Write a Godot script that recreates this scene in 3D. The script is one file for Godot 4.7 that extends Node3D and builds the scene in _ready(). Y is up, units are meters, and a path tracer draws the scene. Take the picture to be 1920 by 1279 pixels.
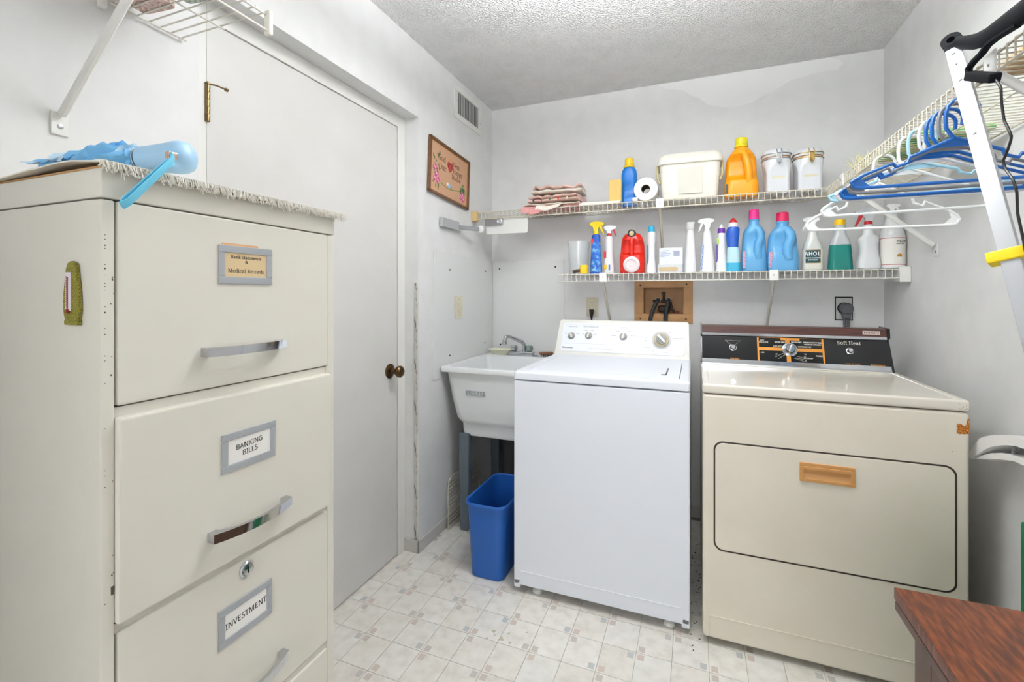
extends Node3D
# A laundry room: x runs along the back wall, z from the back wall into the room, y up, in metres.

var M := {}
var taken := {}
var rng := RandomNumberGenerator.new()
const RW := 2.092      # room width
const RH := 2.44       # ceiling height
const RD := 5.0        # room depth
const RAILTURN := 0.9
const DOWN := 0.85     # added strip lamp, downwards
const UP := 4.3        # added strip lamp, upwards
const SKY := 8.0       # daylight let in by the added window behind the camera
const DU := 1.725      # deck of the upper wire shelves
const DL := 1.352      # deck of the lower wire shelf

# ------------------------------------------------------------------ mesh builder
class MB:
	var v := PackedVector3Array()
	var xf := Transform3D.IDENTITY

	func tri(a: Vector3, b: Vector3, c: Vector3):
		v.append(xf * a); v.append(xf * b); v.append(xf * c)

	func quad(a: Vector3, b: Vector3, c: Vector3, d: Vector3):
		tri(a, b, c); tri(a, c, d)

	func box(c: Vector3, s: Vector3):
		var h := s * 0.5
		var p := []
		for i in 8:
			p.append(c + Vector3(h.x if i & 1 else -h.x, h.y if i & 2 else -h.y, h.z if i & 4 else -h.z))
		quad(p[0], p[2], p[3], p[1]); quad(p[4], p[5], p[7], p[6])
		quad(p[0], p[4], p[6], p[2]); quad(p[1], p[3], p[7], p[5])
		quad(p[0], p[1], p[5], p[4]); quad(p[2], p[6], p[7], p[3])

	func span(a: Vector3, b: Vector3):
		box((a + b) * 0.5, (b - a).abs())

	func loft(rings: Array, cap0 := true, cap1 := true):
		var n: int = rings[0].size()
		for k in rings.size() - 1:
			var a: PackedVector3Array = rings[k]
			var b: PackedVector3Array = rings[k + 1]
			for i in n:
				var j := (i + 1) % n
				quad(a[i], a[j], b[j], b[i])
		if cap0: fan(rings[0], true)
		if cap1: fan(rings[-1], false)

	func fan(r: PackedVector3Array, flip: bool):
		var c := Vector3.ZERO
		for p in r: c += p
		c /= r.size()
		for i in r.size():
			var j := (i + 1) % r.size()
			if flip: tri(c, r[j], r[i])
			else: tri(c, r[i], r[j])

	# rounded rectangle (or ellipse when r is half the size) in the xz plane at height y
	static func ring(w: float, d: float, r: float, y: float, seg := 3, cx := 0.0, cz := 0.0) -> PackedVector3Array:
		var out := PackedVector3Array()
		var rx := minf(r, w * 0.5)
		var rz := minf(r, d * 0.5)
		if r >= minf(w, d) * 0.5 - 1e-6 and r > 0.9 * maxf(w, d) * 0.5:
			rx = w * 0.5; rz = d * 0.5
		for q in 4:
			var sx := 1.0 if q == 0 or q == 3 else -1.0
			var sz := -1.0 if q < 2 else 1.0
			for k in seg + 1:
				var a := (q + float(k) / seg) * PI * 0.5
				out.append(Vector3(cx + sx * (w * 0.5 - rx) + cos(a) * rx, y, cz + sz * (d * 0.5 - rz) - sin(a) * rz))
		return out

	static func oval(w: float, d: float, y: float, n := 20, cx := 0.0, cz := 0.0) -> PackedVector3Array:
		var out := PackedVector3Array()
		for k in n:
			var a := TAU * k / n
			out.append(Vector3(cx + cos(a) * w * 0.5, y, cz - sin(a) * d * 0.5))
		return out

	# box with rounded edges
	func rbox(c: Vector3, s: Vector3, r: float, seg := 2):
		r = minf(r, minf(s.x, minf(s.y, s.z)) * 0.499)
		var rings := []
		for k in seg + 1:
			var a := PI * 0.5 * k / seg
			var ins := r * (1.0 - sin(a))
			rings.append(MB.ring(s.x - 2 * ins, s.z - 2 * ins, maxf(r - ins, 1e-4), -s.y * 0.5 + r * (1.0 - cos(a)), seg))
		for k in seg + 1:
			var a := PI * 0.5 * k / seg
			var ins := r * (1.0 - cos(a))
			rings.append(MB.ring(s.x - 2 * ins, s.z - 2 * ins, maxf(r - ins, 1e-4), s.y * 0.5 - r * (1.0 - sin(a)), seg))
		for q in rings:
			for i in q.size(): q[i] += c
		loft(rings)

	func rspan(a: Vector3, b: Vector3, r: float, seg := 2):
		rbox((a + b) * 0.5, (b - a).abs(), r, seg)

	# turned profile: Array of Vector2(radius, height) about the y axis
	func lathe(prof: Array, n := 20, cap0 := true, cap1 := true):
		var rings := []
		for p in prof: rings.append(MB.oval(maxf(p.x, 1e-4) * 2, maxf(p.x, 1e-4) * 2, p.y, n))
		loft(rings, cap0, cap1)

	func tube(pts: Array, r: float, n := 6, closed := false, r_end := -1.0, flat := 1.0):
		var rings := []
		var m := pts.size()
		var up := Vector3.ZERO
		for i in m:
			var d: Vector3
			if closed: d = (pts[(i + 1) % m] - pts[(i - 1 + m) % m]).normalized()
			elif i == 0: d = (pts[1] - pts[0]).normalized()
			elif i == m - 1: d = (pts[m - 1] - pts[m - 2]).normalized()
			else: d = ((pts[i + 1] - pts[i]).normalized() + (pts[i] - pts[i - 1]).normalized()).normalized()
			if up == Vector3.ZERO:
				up = Vector3.UP if absf(d.y) < 0.9 else Vector3.RIGHT
			var side := d.cross(up).normalized()
			up = side.cross(d).normalized()
			var q := PackedVector3Array()
			var rr := r if r_end < 0 else lerpf(r, r_end, float(i) / (m - 1))
			for k in n:
				var a := TAU * (k + 0.5) / n
				q.append(pts[i] + (side * cos(a) * flat + up * sin(a)) * rr)
			rings.append(q)
		if closed: rings.append(rings[0])
		# rings run counter-clockwise about the direction of travel when seen from its end
		var nn: int = n
		for k in rings.size() - 1:
			var a: PackedVector3Array = rings[k]
			var b: PackedVector3Array = rings[k + 1]
			for i in nn:
				var j := (i + 1) % nn
				quad(a[i], b[i], b[j], a[j])
		if not closed:
			fan(rings[0], false)
			fan(rings[-1], true)

	# flat polygon (counter-clockwise in xy) with thickness along z
	func prism(poly: PackedVector2Array, z0: float, z1: float):
		var p := poly
		var area := 0.0
		for i in p.size():
			var j := (i + 1) % p.size()
			area += p[i].x * p[j].y - p[j].x * p[i].y
		if area < 0: p.reverse()
		var ix := Geometry2D.triangulate_polygon(p)
		for k in range(0, ix.size(), 3):
			var a := p[ix[k]]; var b := p[ix[k + 1]]; var c := p[ix[k + 2]]
			if (b - a).cross(c - a) < 0:
				var t := b; b = c; c = t
			tri(Vector3(a.x, a.y, z1), Vector3(b.x, b.y, z1), Vector3(c.x, c.y, z1))
			tri(Vector3(a.x, a.y, z0), Vector3(c.x, c.y, z0), Vector3(b.x, b.y, z0))
		for i in p.size():
			var j := (i + 1) % p.size()
			quad(Vector3(p[i].x, p[i].y, z0), Vector3(p[j].x, p[j].y, z0), Vector3(p[j].x, p[j].y, z1), Vector3(p[i].x, p[i].y, z1))

	# thick sheet from a grid of points (rows of Vector3) with a thickness downwards along n
	func sheet(grid: Array, t: Vector3):
		var r := grid.size()
		var c: int = grid[0].size()
		for i in r - 1:
			for j in c - 1:
				quad(grid[i][j], grid[i][j + 1], grid[i + 1][j + 1], grid[i + 1][j])
				quad(grid[i][j] + t, grid[i + 1][j] + t, grid[i + 1][j + 1] + t, grid[i][j + 1] + t)
		for i in r - 1:
			quad(grid[i][0], grid[i + 1][0], grid[i + 1][0] + t, grid[i][0] + t)
			quad(grid[i + 1][c - 1], grid[i][c - 1], grid[i][c - 1] + t, grid[i + 1][c - 1] + t)
		for j in c - 1:
			quad(grid[0][j + 1], grid[0][j], grid[0][j] + t, grid[0][j + 1] + t)
			quad(grid[r - 1][j], grid[r - 1][j + 1], grid[r - 1][j + 1] + t, grid[r - 1][j] + t)

	func mesh(soft := 42.0) -> ArrayMesh:
		var nt := v.size() / 3
		var fn := PackedVector3Array()
		var un := PackedVector3Array()
		var at := {}
		for t in nt:
			var n := (v[t * 3 + 1] - v[t * 3]).cross(v[t * 3 + 2] - v[t * 3])
			fn.append(n); un.append(n.normalized())
			for k in 3:
				var key := Vector3i((v[t * 3 + k] * 20000.0).round())
				if at.has(key): at[key].append(t)
				else: at[key] = [t]
		var lim := cos(deg_to_rad(soft))
		var pos := PackedVector3Array()
		var nor := PackedVector3Array()
		for t in nt:
			for k in [0, 2, 1]:
				var p := v[t * 3 + k]
				var s := Vector3.ZERO
				for o in at[Vector3i((p * 20000.0).round())]:
					if un[o].dot(un[t]) >= lim: s += fn[o]
				pos.append(p)
				nor.append(s.normalized() if s.length() > 1e-12 else un[t])
		var arr := []
		arr.resize(Mesh.ARRAY_MAX)
		arr[Mesh.ARRAY_VERTEX] = pos
		arr[Mesh.ARRAY_NORMAL] = nor
		var am := ArrayMesh.new()
		am.add_surface_from_arrays(Mesh.PRIMITIVE_TRIANGLES, arr)
		return am

# ------------------------------------------------------------------ nodes
func numbered(called: String) -> String:
	if not taken.has(called):
		taken[called] = 0
		return called
	taken[called] += 1
	return "%s_%03d" % [called, taken[called]]

func tag(o: Node, label: String, category: String, group := ""):
	o.set_meta("label", label)
	o.set_meta("category", category)
	if group: o.set_meta("group", group)

func thing(called: String, label: String, category: String, at := Vector3.ZERO, turn := 0.0, group := "") -> Node3D:
	var o := Node3D.new()
	o.name = numbered(called)
	add_child(o)
	o.position = at
	o.rotation.y = turn
	tag(o, label, category, group)
	return o

func obj(called: String, mb: MB, m: Material, parent: Node = null, soft := 42.0) -> MeshInstance3D:
	var o := MeshInstance3D.new()
	o.mesh = mb.mesh(soft)
	o.material_override = m
	if parent == null:
		o.name = numbered(called)
		add_child(o)
	else:
		o.name = called
		parent.add_child(o, true)
	return o

func inst(called: String, mesh: Mesh, m: Material, parent: Node, at := Vector3.ZERO) -> MeshInstance3D:
	var o := MeshInstance3D.new()
	o.mesh = mesh
	o.material_override = m
	o.name = called
	parent.add_child(o, true)
	o.position = at
	return o

func struct(called: String, mb: MB, m: Material, soft := 30.0) -> MeshInstance3D:
	var o := obj(called, mb, m, null, soft)
	o.set_meta("kind", "structure")
	return o

var fonts := {}
func font(n: String, italic := false, weight := 400) -> SystemFont:
	var k := n + str(italic) + str(weight)
	if not fonts.has(k):
		var f := SystemFont.new()
		f.font_names = PackedStringArray([n])
		f.font_italic = italic
		f.font_weight = weight
		fonts[k] = f
	return fonts[k]

# lettering in the local xy plane of parent, facing +z of xf
func words(s: String, h: float, xf: Transform3D, m: Material, parent: Node, f := "Droid Sans", italic := false, bold := false, bend := 0.0, called := "lettering") -> MeshInstance3D:
	var t := TextMesh.new()
	t.font = font(f, italic, 700 if bold else 400)
	t.font_size = 40
	t.pixel_size = h / 29.0
	t.depth = 0.0004
	t.text = s
	t.curve_step = 2.0
	t.line_spacing = -6.0
	var o := MeshInstance3D.new()
	o.name = called
	if bend > 0.0:
		var arr := t.get_mesh_arrays()
		var vv: PackedVector3Array = arr[Mesh.ARRAY_VERTEX]
		var nn: PackedVector3Array = arr[Mesh.ARRAY_NORMAL]
		for i in vv.size():
			var a := vv[i].x / bend
			var rr := bend + vv[i].z
			vv[i] = Vector3(sin(a) * rr, vv[i].y, cos(a) * rr - bend)
			nn[i] = nn[i].rotated(Vector3.UP, a)
		arr[Mesh.ARRAY_VERTEX] = vv
		arr[Mesh.ARRAY_NORMAL] = nn
		var am := ArrayMesh.new()
		am.add_surface_from_arrays(Mesh.PRIMITIVE_TRIANGLES, arr)
		o.mesh = am
	else:
		o.mesh = t
	o.material_override = m
	parent.add_child(o, true)
	o.transform = xf
	return o

# ------------------------------------------------------------------ materials
func mat(hex: String, rough := 0.5, metal := 0.0, spec := 0.5) -> StandardMaterial3D:
	var m := StandardMaterial3D.new()
	m.albedo_color = Color(hex)
	m.roughness = rough
	m.metallic = metal
	m.metallic_specular = spec
	return m

func noise_image(size: int, freq: float, seed_: int, stops: Array, octaves := 4, kind := FastNoiseLite.TYPE_SIMPLEX_SMOOTH, sx := 1.0, sy := 1.0) -> Image:
	var f := FastNoiseLite.new()
	f.seed = seed_
	f.frequency = freq
	f.noise_type = kind
	f.fractal_octaves = octaves
	var g := Gradient.new()
	g.offsets = PackedFloat32Array(stops.map(func(s): return s[0]))
	g.colors = PackedColorArray(stops.map(func(s): return Color(s[1])))
	var im := Image.create(size, size, false, Image.FORMAT_RGB8)
	# blended at the borders so that the repeat does not show
	for y in size:
		for x in size:
			var u := float(x) / size
			var w := float(y) / size
			var a := f.get_noise_2d(x * sx, y * sy)
			var b := f.get_noise_2d((x - size) * sx, y * sy)
			var c := f.get_noise_2d(x * sx, (y - size) * sy)
			var d := f.get_noise_2d((x - size) * sx, (y - size) * sy)
			var n := lerpf(lerpf(a, b, u), lerpf(c, d, u), w)
			var k := sqrt((u * u + (1 - u) * (1 - u)) * (w * w + (1 - w) * (1 - w)))
			im.set_pixel(x, y, g.sample(clampf(0.5 + 0.5 * n / k, 0, 1)))
	return im

func tri_tex(m: StandardMaterial3D, im: Image, metres: Vector3) -> StandardMaterial3D:
	im.generate_mipmaps()
	m.albedo_texture = ImageTexture.create_from_image(im)
	m.albedo_color = Color.WHITE
	m.uv1_triplanar = true
	m.uv1_world_triplanar = true
	m.uv1_scale = Vector3(1.0 / metres.x, 1.0 / metres.y, 1.0 / metres.z)
	return m

func relief(m: StandardMaterial3D, im: Image, cm: float):
	m.heightmap_enabled = true
	m.heightmap_texture = ImageTexture.create_from_image(im)
	m.heightmap_scale = cm

func make_materials():
	# painted walls: faint roller mottling
	var paint := noise_image(256, 0.02, 3, [[0.2, "dfdfde"], [0.5, "e2e2e1"], [0.8, "e5e5e4"]], 5)
	M.wall = tri_tex(mat("d2d2d0", 0.62), paint, Vector3(0.8, 0.8, 0.8))
	M.patch = mat("ebebea", 0.7)
	var pop := noise_image(512, 0.075, 5, [[0.30, "000000"], [0.52, "707070"], [0.72, "ffffff"]], 3)
	M.ceiling = tri_tex(mat("dcdcda", 0.85), noise_image(256, 0.012, 6, [[0.1, "f0f0ee"], [0.5, "f5f5f4"], [0.9, "f8f8f7"]], 4), Vector3(0.42, 0.42, 0.42))
	relief(M.ceiling, pop, 0.62)
	M.trim = mat("e6e5e0", 0.42)
	M.door = tri_tex(mat("d4d2ce", 0.38), noise_image(128, 0.02, 14, [[0.1, "d4d2ce"], [0.9, "dad8d5"]], 4), Vector3(0.7, 0.7, 0.7))
	M.board = mat("e0e1e0", 0.22)
	M.base = mat("c9c7c4", 0.6)
	M.grout = mat("8f8a80", 0.8)
	M.tile = []
	for k in 4:
		var c: Array = [["d8d2c8", "e4dfd6", "eae6df"], ["d9d4cb", "e6e2da", "ece9e3"], ["d3cdc2", "e0dbd1", "e8e4dc"], ["d8d4cc", "e3e0d9", "eae8e2"]][k]
		M.tile.append(tri_tex(mat("d3cec4", 0.38), noise_image(256, 0.022, 20 + k, [[0.15, c[0]], [0.5, c[1]], [0.85, c[2]]], 6), Vector3(0.36, 0.36, 0.36)))
	M.inlay = [mat("c3c0ba", 0.4), mat("c6bdb4", 0.4), mat("bdbfbd", 0.4), mat("cebfb5", 0.4)]
	M.vinyl = M.tile[0]
	# appliances
	M.cab = tri_tex(mat("d6d2c4", 0.36), noise_image(128, 0.015, 31, [[0.1, "dcd8cc"], [0.9, "e1ddd2"]], 3), Vector3(0.5, 0.5, 0.5))
	M.white = mat("e6eaf2", 0.38)
	M.white_panel = mat("ecf0f6", 0.3)
	M.almond = tri_tex(mat("cfc8b8", 0.25), noise_image(128, 0.015, 35, [[0.1, "ded6c6"], [0.9, "e3dccd"]], 3), Vector3(0.6, 0.6, 0.6))
	M.almond_top = mat("dfd9cc", 0.12)
	M.white_plastic = mat("e6e6e2", 0.35)
	M.ivory = mat("d8d1b8", 0.4)
	M.sink = mat("eaeced", 0.35)
	M.leg = mat("5f6a72", 0.45, 0.1)
	M.black = mat("151618", 0.35)
	M.gloss_black = mat("131417", 0.14)
	M.dark = mat("0b0b0b", 0.8)
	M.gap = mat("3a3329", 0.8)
	M.chrome = mat("c9cbcf", 0.09, 1.0)
	M.steel = mat("a9abae", 0.35, 1.0)
	M.alu = mat("bfc1c4", 0.42, 0.85)
	M.grey_metal = mat("a9acb0", 0.4, 0.15)
	M.brass = mat("8a744e", 0.3, 1.0)
	M.bronze = mat("5d4a32", 0.3, 1.0)
	M.wire = mat("cfc8b6", 0.4)
	M.wire_white = mat("d8d5cb", 0.4)
	M.tan = mat("bd8b55", 0.4)
	M.tan_box = tri_tex(mat("b98a58", 0.5), noise_image(128, 0.03, 41, [[0.1, "b28352"], [0.9, "c19361"]], 4), Vector3(0.3, 0.3, 0.3))
	M.rubber = mat("23262b", 0.5)
	M.grey_plug = mat("55565a", 0.5)
	M.blue_bin = mat("1f5fb4", 0.38)
	M.wood_top = tri_tex(mat("7c4424", 0.38), noise_image(512, 0.012, 51, [[0.15, "3f1c0b"], [0.38, "5a2a11"], [0.55, "6e3717"], [0.72, "7e421d"], [0.9, "91562b"]], 6, FastNoiseLite.TYPE_SIMPLEX_SMOOTH, 5.0, 1.0), Vector3(0.32, 0.32, 0.32))
	M.wood_dark = tri_tex(mat("5d4030", 0.4), noise_image(256, 0.012, 52, [[0.15, "4a3226"], [0.5, "5c4132"], [0.85, "6b4d3b"]], 5, FastNoiseLite.TYPE_SIMPLEX_SMOOTH, 1.0, 1.0), Vector3(0.25, 0.5, 0.25))
	M.woodgrain = tri_tex(mat("4a2a22", 0.3), noise_image(256, 0.012, 53, [[0.15, "331b16"], [0.5, "4d2c25"], [0.85, "653d33"]], 5, FastNoiseLite.TYPE_SIMPLEX_SMOOTH, 1.0, 6.0), Vector3(0.5, 0.12, 0.12))
	M.cloth = mat("eae4d6", 0.95)
	M.fringe = mat("f1ede4", 0.95)
	M.cardboard = mat("c89b68", 0.9)
	M.umb = mat("78b9e6", 0.7)
	M.umb_light = mat("c3dff2", 0.6)
	M.umb_handle = mat("a6cdea", 0.4)
	M.strap = mat("74cdec", 0.8)
	M.paper = mat("f0eee8", 0.8)
	M.ink = mat("26262a", 0.8)
	M.tan_paper = mat("d8bf95", 0.85)
	M.frame = tri_tex(mat("6b4526", 0.4), noise_image(128, 0.03, 61, [[0.1, "563419"], [0.9, "7c5430"]], 4, FastNoiseLite.TYPE_SIMPLEX_SMOOTH, 1.0, 1.0), Vector3(0.1, 0.1, 0.1))
	M.gold = mat("a5793f", 0.35, 0.4)
	M.red = mat("d3210f", 0.25)
	M.red_dark = mat("c01c28", 0.4)
	M.yellow = mat("f2d40c", 0.4)
	M.yellow2 = mat("efc410", 0.4)
	M.orange = mat("f5a10a", 0.3)
	M.lime = mat("e3d512", 0.4)
	M.blue = mat("1673c9", 0.35)
	M.deep_blue = mat("1b55b5", 0.35)
	M.sky = mat("5ea3d3", 0.35)
	M.aqua = mat("2fa9cf", 0.35)
	M.pale_aqua = mat("b9dde6", 0.35)
	M.pink = mat("ea2f8c", 0.4)
	M.magenta = mat("cf1d58", 0.4)
	M.purple = mat("6b2f9c", 0.4)
	M.violet = mat("5c3f8c", 0.5)
	M.bottle_white = mat("e8e9ea", 0.35)
	M.cream = mat("e9e6da", 0.4)
	M.teal = mat("0b7a72", 0.2)
	M.label_teal = mat("16494f", 0.5)
	M.sponge = mat("e6c377", 0.95)
	M.tissue = mat("ece9e4", 0.95)
	M.core = mat("5b4638", 0.9)
	M.ceramic = mat("dfe2e6", 0.12)
	M.hang_blue = mat("1c66b8", 0.35)
	M.hang_light = mat("a6d3e6", 0.35)
	M.hang_white = mat("eceeee", 0.35)
	M.hang_grey = mat("85878a", 0.4)
	M.green = mat("177a4f", 0.7)
	M.navy = mat("23304f", 0.8)
	M.rust = tri_tex(mat("a8601f", 0.85), noise_image(256, 0.05, 71, [[0.2, "7d3d10"], [0.45, "b06718"], [0.6, "c07a28"], [0.8, "c9b596"]], 5), Vector3(0.08, 0.08, 0.08))
	M.clear = mat("e8eef0", 0.08)
	M.clear.transparency = BaseMaterial3D.TRANSPARENCY_ALPHA
	M.clear.albedo_color = Color(0.93, 0.95, 0.96, 0.30)
	M.frost = mat("dfe4e6", 0.25)
	M.frost.transparency = BaseMaterial3D.TRANSPARENCY_ALPHA
	M.frost.albedo_color = Color(0.88, 0.9, 0.91, 0.62)
	M.towel_cream = tri_tex(mat("eae3d6", 0.95), noise_image(128, 0.08, 81, [[0.2, "e2d9ca"], [0.8, "f0ebe1"]], 3), Vector3(0.08, 0.08, 0.08))
	M.towel_pink = tri_tex(mat("d99a98", 0.95), noise_image(128, 0.08, 82, [[0.2, "cf8c8b"], [0.8, "e2aba8"]], 3), Vector3(0.08, 0.08, 0.08))
	M.towel_blush = tri_tex(mat("dcb8ad", 0.95), noise_image(128, 0.08, 83, [[0.2, "d3aca1"], [0.8, "e5c8be"]], 3), Vector3(0.08, 0.08, 0.08))
	M.print_pink = tri_tex(mat("c9a9a0", 0.8), noise_image(128, 0.09, 84, [[0.3, "a98d88"], [0.5, "cdb4ab"], [0.7, "e3d5cf"]], 3), Vector3(0.12, 0.12, 0.12))
	M.print_green = tri_tex(mat("a9bda8", 0.8), noise_image(128, 0.09, 85, [[0.3, "7f9388"], [0.5, "b2c4b4"], [0.7, "dbe4da"]], 3), Vector3(0.12, 0.12, 0.12))
	M.lamp = mat("ffffff", 0.6)  # glowing faces of the added strip lamp
	M.lamp.emission_enabled = true
	M.lamp.emission = Color(1.0, 0.985, 0.96)
	M.lamp.emission_energy_multiplier = 2.0
	var st := Image.create(64, 64, false, Image.FORMAT_RGB8)
	for y in 64:
		for x in 64:
			var k := (y / 8) % 4
			st.set_pixel(x, y, Color(["4fae57", "eef0d6", "2f9450", "d9dc5a"][k]))
	M.stripes = tri_tex(mat("59b060", 0.95), st, Vector3(0.12, 0.12, 0.12))

# ------------------------------------------------------------------ start
func _ready():
	rng.seed = 4711
	# camera
	var cam := Camera3D.new()
	cam.name = "camera"
	add_child(cam)
	cam.position = Vector3(1.2311, 1.2391, 2.7682)
	cam.rotation.y = 0.3756
	cam.projection = Camera3D.PROJECTION_FRUSTUM
	cam.near = 0.05
	cam.far = 50.0
	cam.size = 0.05 * 1279.0 / 867.48
	cam.frustum_offset = Vector2(0, -0.05 * 87.32 / 867.48)
	cam.current = true
	# environment
	var we := WorldEnvironment.new()
	we.name = "environment"
	var e := Environment.new()
	e.background_mode = Environment.BG_COLOR
	e.background_color = Color(0.985, 0.99, 1.0)
	e.background_energy_multiplier = SKY
	e.tonemap_mode = Environment.TONE_MAPPER_LINEAR
	e.tonemap_exposure = 1.05
	e.sdfgi_enabled = true
	e.ssao_enabled = true
	e.ssil_enabled = true
	we.environment = e
	add_child(we)
	make_materials()
	added_lamps()
	room()
	wall_fittings()
	file_cabinet()
	washer()
	dryer()
	sink()
	bin_and_rack()
	sewing_cabinet()
	shelves()
	upper_items()
	lower_items()
	hangers()
	cart()
	cabinet_top()
	right_wall_things()

func added_lamps():
	# unseen pendant strip lamp, added to light the room and the ceiling
	var t := thing("added_strip_lamp", "unseen white pendant strip lamp added to light the room", "lamp", Vector3(1.13, RH, 1.46))
	var b := MB.new()
	b.rspan(Vector3(-0.41, -0.225, -0.10), Vector3(0.41, -0.185, 0.10), 0.006)
	obj("housing", b, M.white_plastic, t)
	for x in [-0.35, 0.35]:
		b = MB.new()
		b.tube([Vector3(x, -0.19, 0), Vector3(x, 0, 0)], 0.002, 6)
		obj("wire", b, M.steel, t)
	for d in [[-0.231, -0.224, -0.234, -PI / 2, DOWN], [-0.186, -0.179, -0.176, PI / 2, UP]]:
		b = MB.new()
		b.span(Vector3(-0.40, d[0], -0.09), Vector3(0.40, d[1], 0.09))
		obj("added_lamp_diffuser", b, M.lamp, t)
		var l := AreaLight3D.new()
		l.name = "added_lamp_light"
		t.add_child(l, true)
		l.area_size = Vector2(0.80, 0.18)
		l.position = Vector3(0, d[2], 0)
		l.rotation.x = d[3]
		l.light_energy = d[4]
		l.light_color = Color(0.98, 0.99, 1.0)
		l.shadow_enabled = true
		l.set("area_range", 12.0)

# ------------------------------------------------------------------ the room
func room():
	var b := MB.new()
	# floor slab under the vinyl squares; beyond the squares the vinyl goes on
	b.span(Vector3(-0.3, -0.1, -0.3), Vector3(RW + 0.2, -0.003, RD + 0.2))
	var fl := struct("floor", b, M.grout)
	var px := 0.1163; var pz := 0.135
	var tb := MB.new()
	tb.span(Vector3(0, -0.003, 0), Vector3(px - 0.0014, 0, pz - 0.0014))
	var tm := tb.mesh(20)
	var ib := MB.new()
	ib.span(Vector3(-0.0105, -0.0005, -0.0125), Vector3(0.0105, 0.0003, 0.0125))
	var im := ib.mesh(20)
	for i in range(-1, 18):
		for j in range(-6, 9):
			var x0 := -0.003 + px * i
			var z0 := 0.85 + pz * j
			if x0 + px > RW + 0.03: continue
			if i == -1 and (z0 < 0.80 or z0 > 1.85): continue
			var t := inst("tile", tm, M.tile[rng.randi() % 4], fl, Vector3(x0 + 0.0007, 0, z0 + 0.0007))
			# the small squares stand in the corners at every second crossing
			for c in [[0, 0], [1, 0], [0, 1], [1, 1]]:
				if posmod(i + c[0] + j + c[1], 2) != 1: continue
				var ci: int = i + c[0]
				var cj: int = j + c[1]
				var skip := posmod(ci * 7 + cj * 3 + (ci * cj), 4)
				var me: int = c[0] + 2 * c[1]
				if me == skip: continue
				var at := Vector3(px * c[0] + (0.0165 if c[0] == 0 else -0.0178), 0, pz * c[1] + (0.019 if c[1] == 0 else -0.0203))
				inst("inlay", im, M.inlay[posmod(ci * 5 + cj * 11 + me * 7, 4)], t, at)
	var vb := MB.new()
	vb.span(Vector3(-0.02, -0.003, 0.85 + pz * 9), Vector3(RW, 0, RD))
	obj("vinyl_sheet", vb, M.vinyl, fl)

	# grit in the gap between the machines and a few old spills
	var db := MB.new()
	for k in 60:
		var q := Vector3(rng.randf_range(1.218, 1.258), 0.0, rng.randf_range(0.30, 1.06))
		var r := rng.randf_range(0.0008, 0.0035)
		db.xf = Transform3D(Basis(Vector3.UP, rng.randf() * 3.0), q)
		db.rspan(Vector3(-r, 0, -r * 0.7), Vector3(r, 0.0012, r * 0.7), 0.0005, 1)
	db.xf = Transform3D.IDENTITY
	obj("grit", db, mat("4d443a", 0.95), fl).set_meta("kind", "stuff")
	var sp := MB.new()
	for q in [[0.545, 1.21, 0.006], [0.60, 1.20, 0.004], [0.585, 1.235, 0.009], [0.555, 1.225, 0.003], [0.62, 1.24, 0.005], [0.535, 1.25, 0.004], [0.66, 1.17, 0.003], [0.44, 1.13, 0.003]]:
		sp.xf = Transform3D(Basis.IDENTITY, Vector3(q[0], 0, q[1]))
		var pr := []
		for y in [0.0, 0.0004]:
			var g := PackedVector3Array()
			for i in 14:
				var a := TAU * i / 14
				var rr: float = q[2] * (1.0 + 0.35 * sin(a * 3.0 + q[0] * 90.0) + 0.2 * cos(a * 5.0))
				g.append(Vector3(cos(a) * rr, y, -sin(a) * rr))
			pr.append(g)
		sp.loft(pr)
	obj("spill_stains", sp, mat("bdb49f", 0.6), fl).set_meta("kind", "stuff")

	b = MB.new()
	b.span(Vector3(-0.3, RH, -0.3), Vector3(RW + 0.2, RH + 0.1, RD + 0.2))
	struct("ceiling", b, M.ceiling)

	# back wall with the hole for the washer box
	b = MB.new()
	b.span(Vector3(-0.3, -0.1, -0.12), Vector3(0.955, RH + 0.05, 0))
	b.span(Vector3(1.175, -0.1, -0.12), Vector3(RW + 0.2, RH + 0.05, 0))
	b.span(Vector3(0.955, -0.1, -0.12), Vector3(1.175, 1.126, 0))
	b.span(Vector3(0.955, 1.28, -0.12), Vector3(1.175, RH + 0.05, 0))
	var wb := struct("wall_back", b, M.wall)
	# skim of fresh filler below the ceiling
	b = MB.new()
	b.prism(PackedVector2Array([Vector2(1.03, 2.438), Vector2(1.09, 2.405), Vector2(1.17, 2.385), Vector2(1.22, 2.345), Vector2(1.26, 2.325), Vector2(1.30, 2.285), Vector2(1.37, 2.26), Vector2(1.45, 2.25), Vector2(1.52, 2.262), Vector2(1.58, 2.30), Vector2(1.64, 2.318), Vector2(1.70, 2.352), Vector2(1.76, 2.362), Vector2(1.83, 2.372), Vector2(1.90, 2.37), Vector2(1.925, 2.395), Vector2(1.91, 2.42), Vector2(1.86, 2.438)]), -0.002, 0.0012)
	obj("filler_patch", b, M.patch, wb)

	b = MB.new()
	b.span(Vector3(-0.2, -0.1, -0.1), Vector3(0, RH + 0.05, 0.869))
	b.span(Vector3(-0.2, 2.088, 0.869), Vector3(0, RH + 0.05, 1.925))
	b.span(Vector3(-0.2, -0.1, 1.925), Vector3(0, RH + 0.05, RD + 0.1))
	struct("wall_left", b, M.wall)
	b = MB.new()
	b.span(Vector3(RW, -0.1, -0.1), Vector3(RW + 0.12, RH + 0.05, RD + 0.1))
	struct("wall_right", b, M.wall)
	b = MB.new()
	# wall behind the camera, with a window added to let light in
	var wx0 := 0.25; var wx1 := 1.85; var wy0 := 0.85; var wy1 := 2.15
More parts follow.
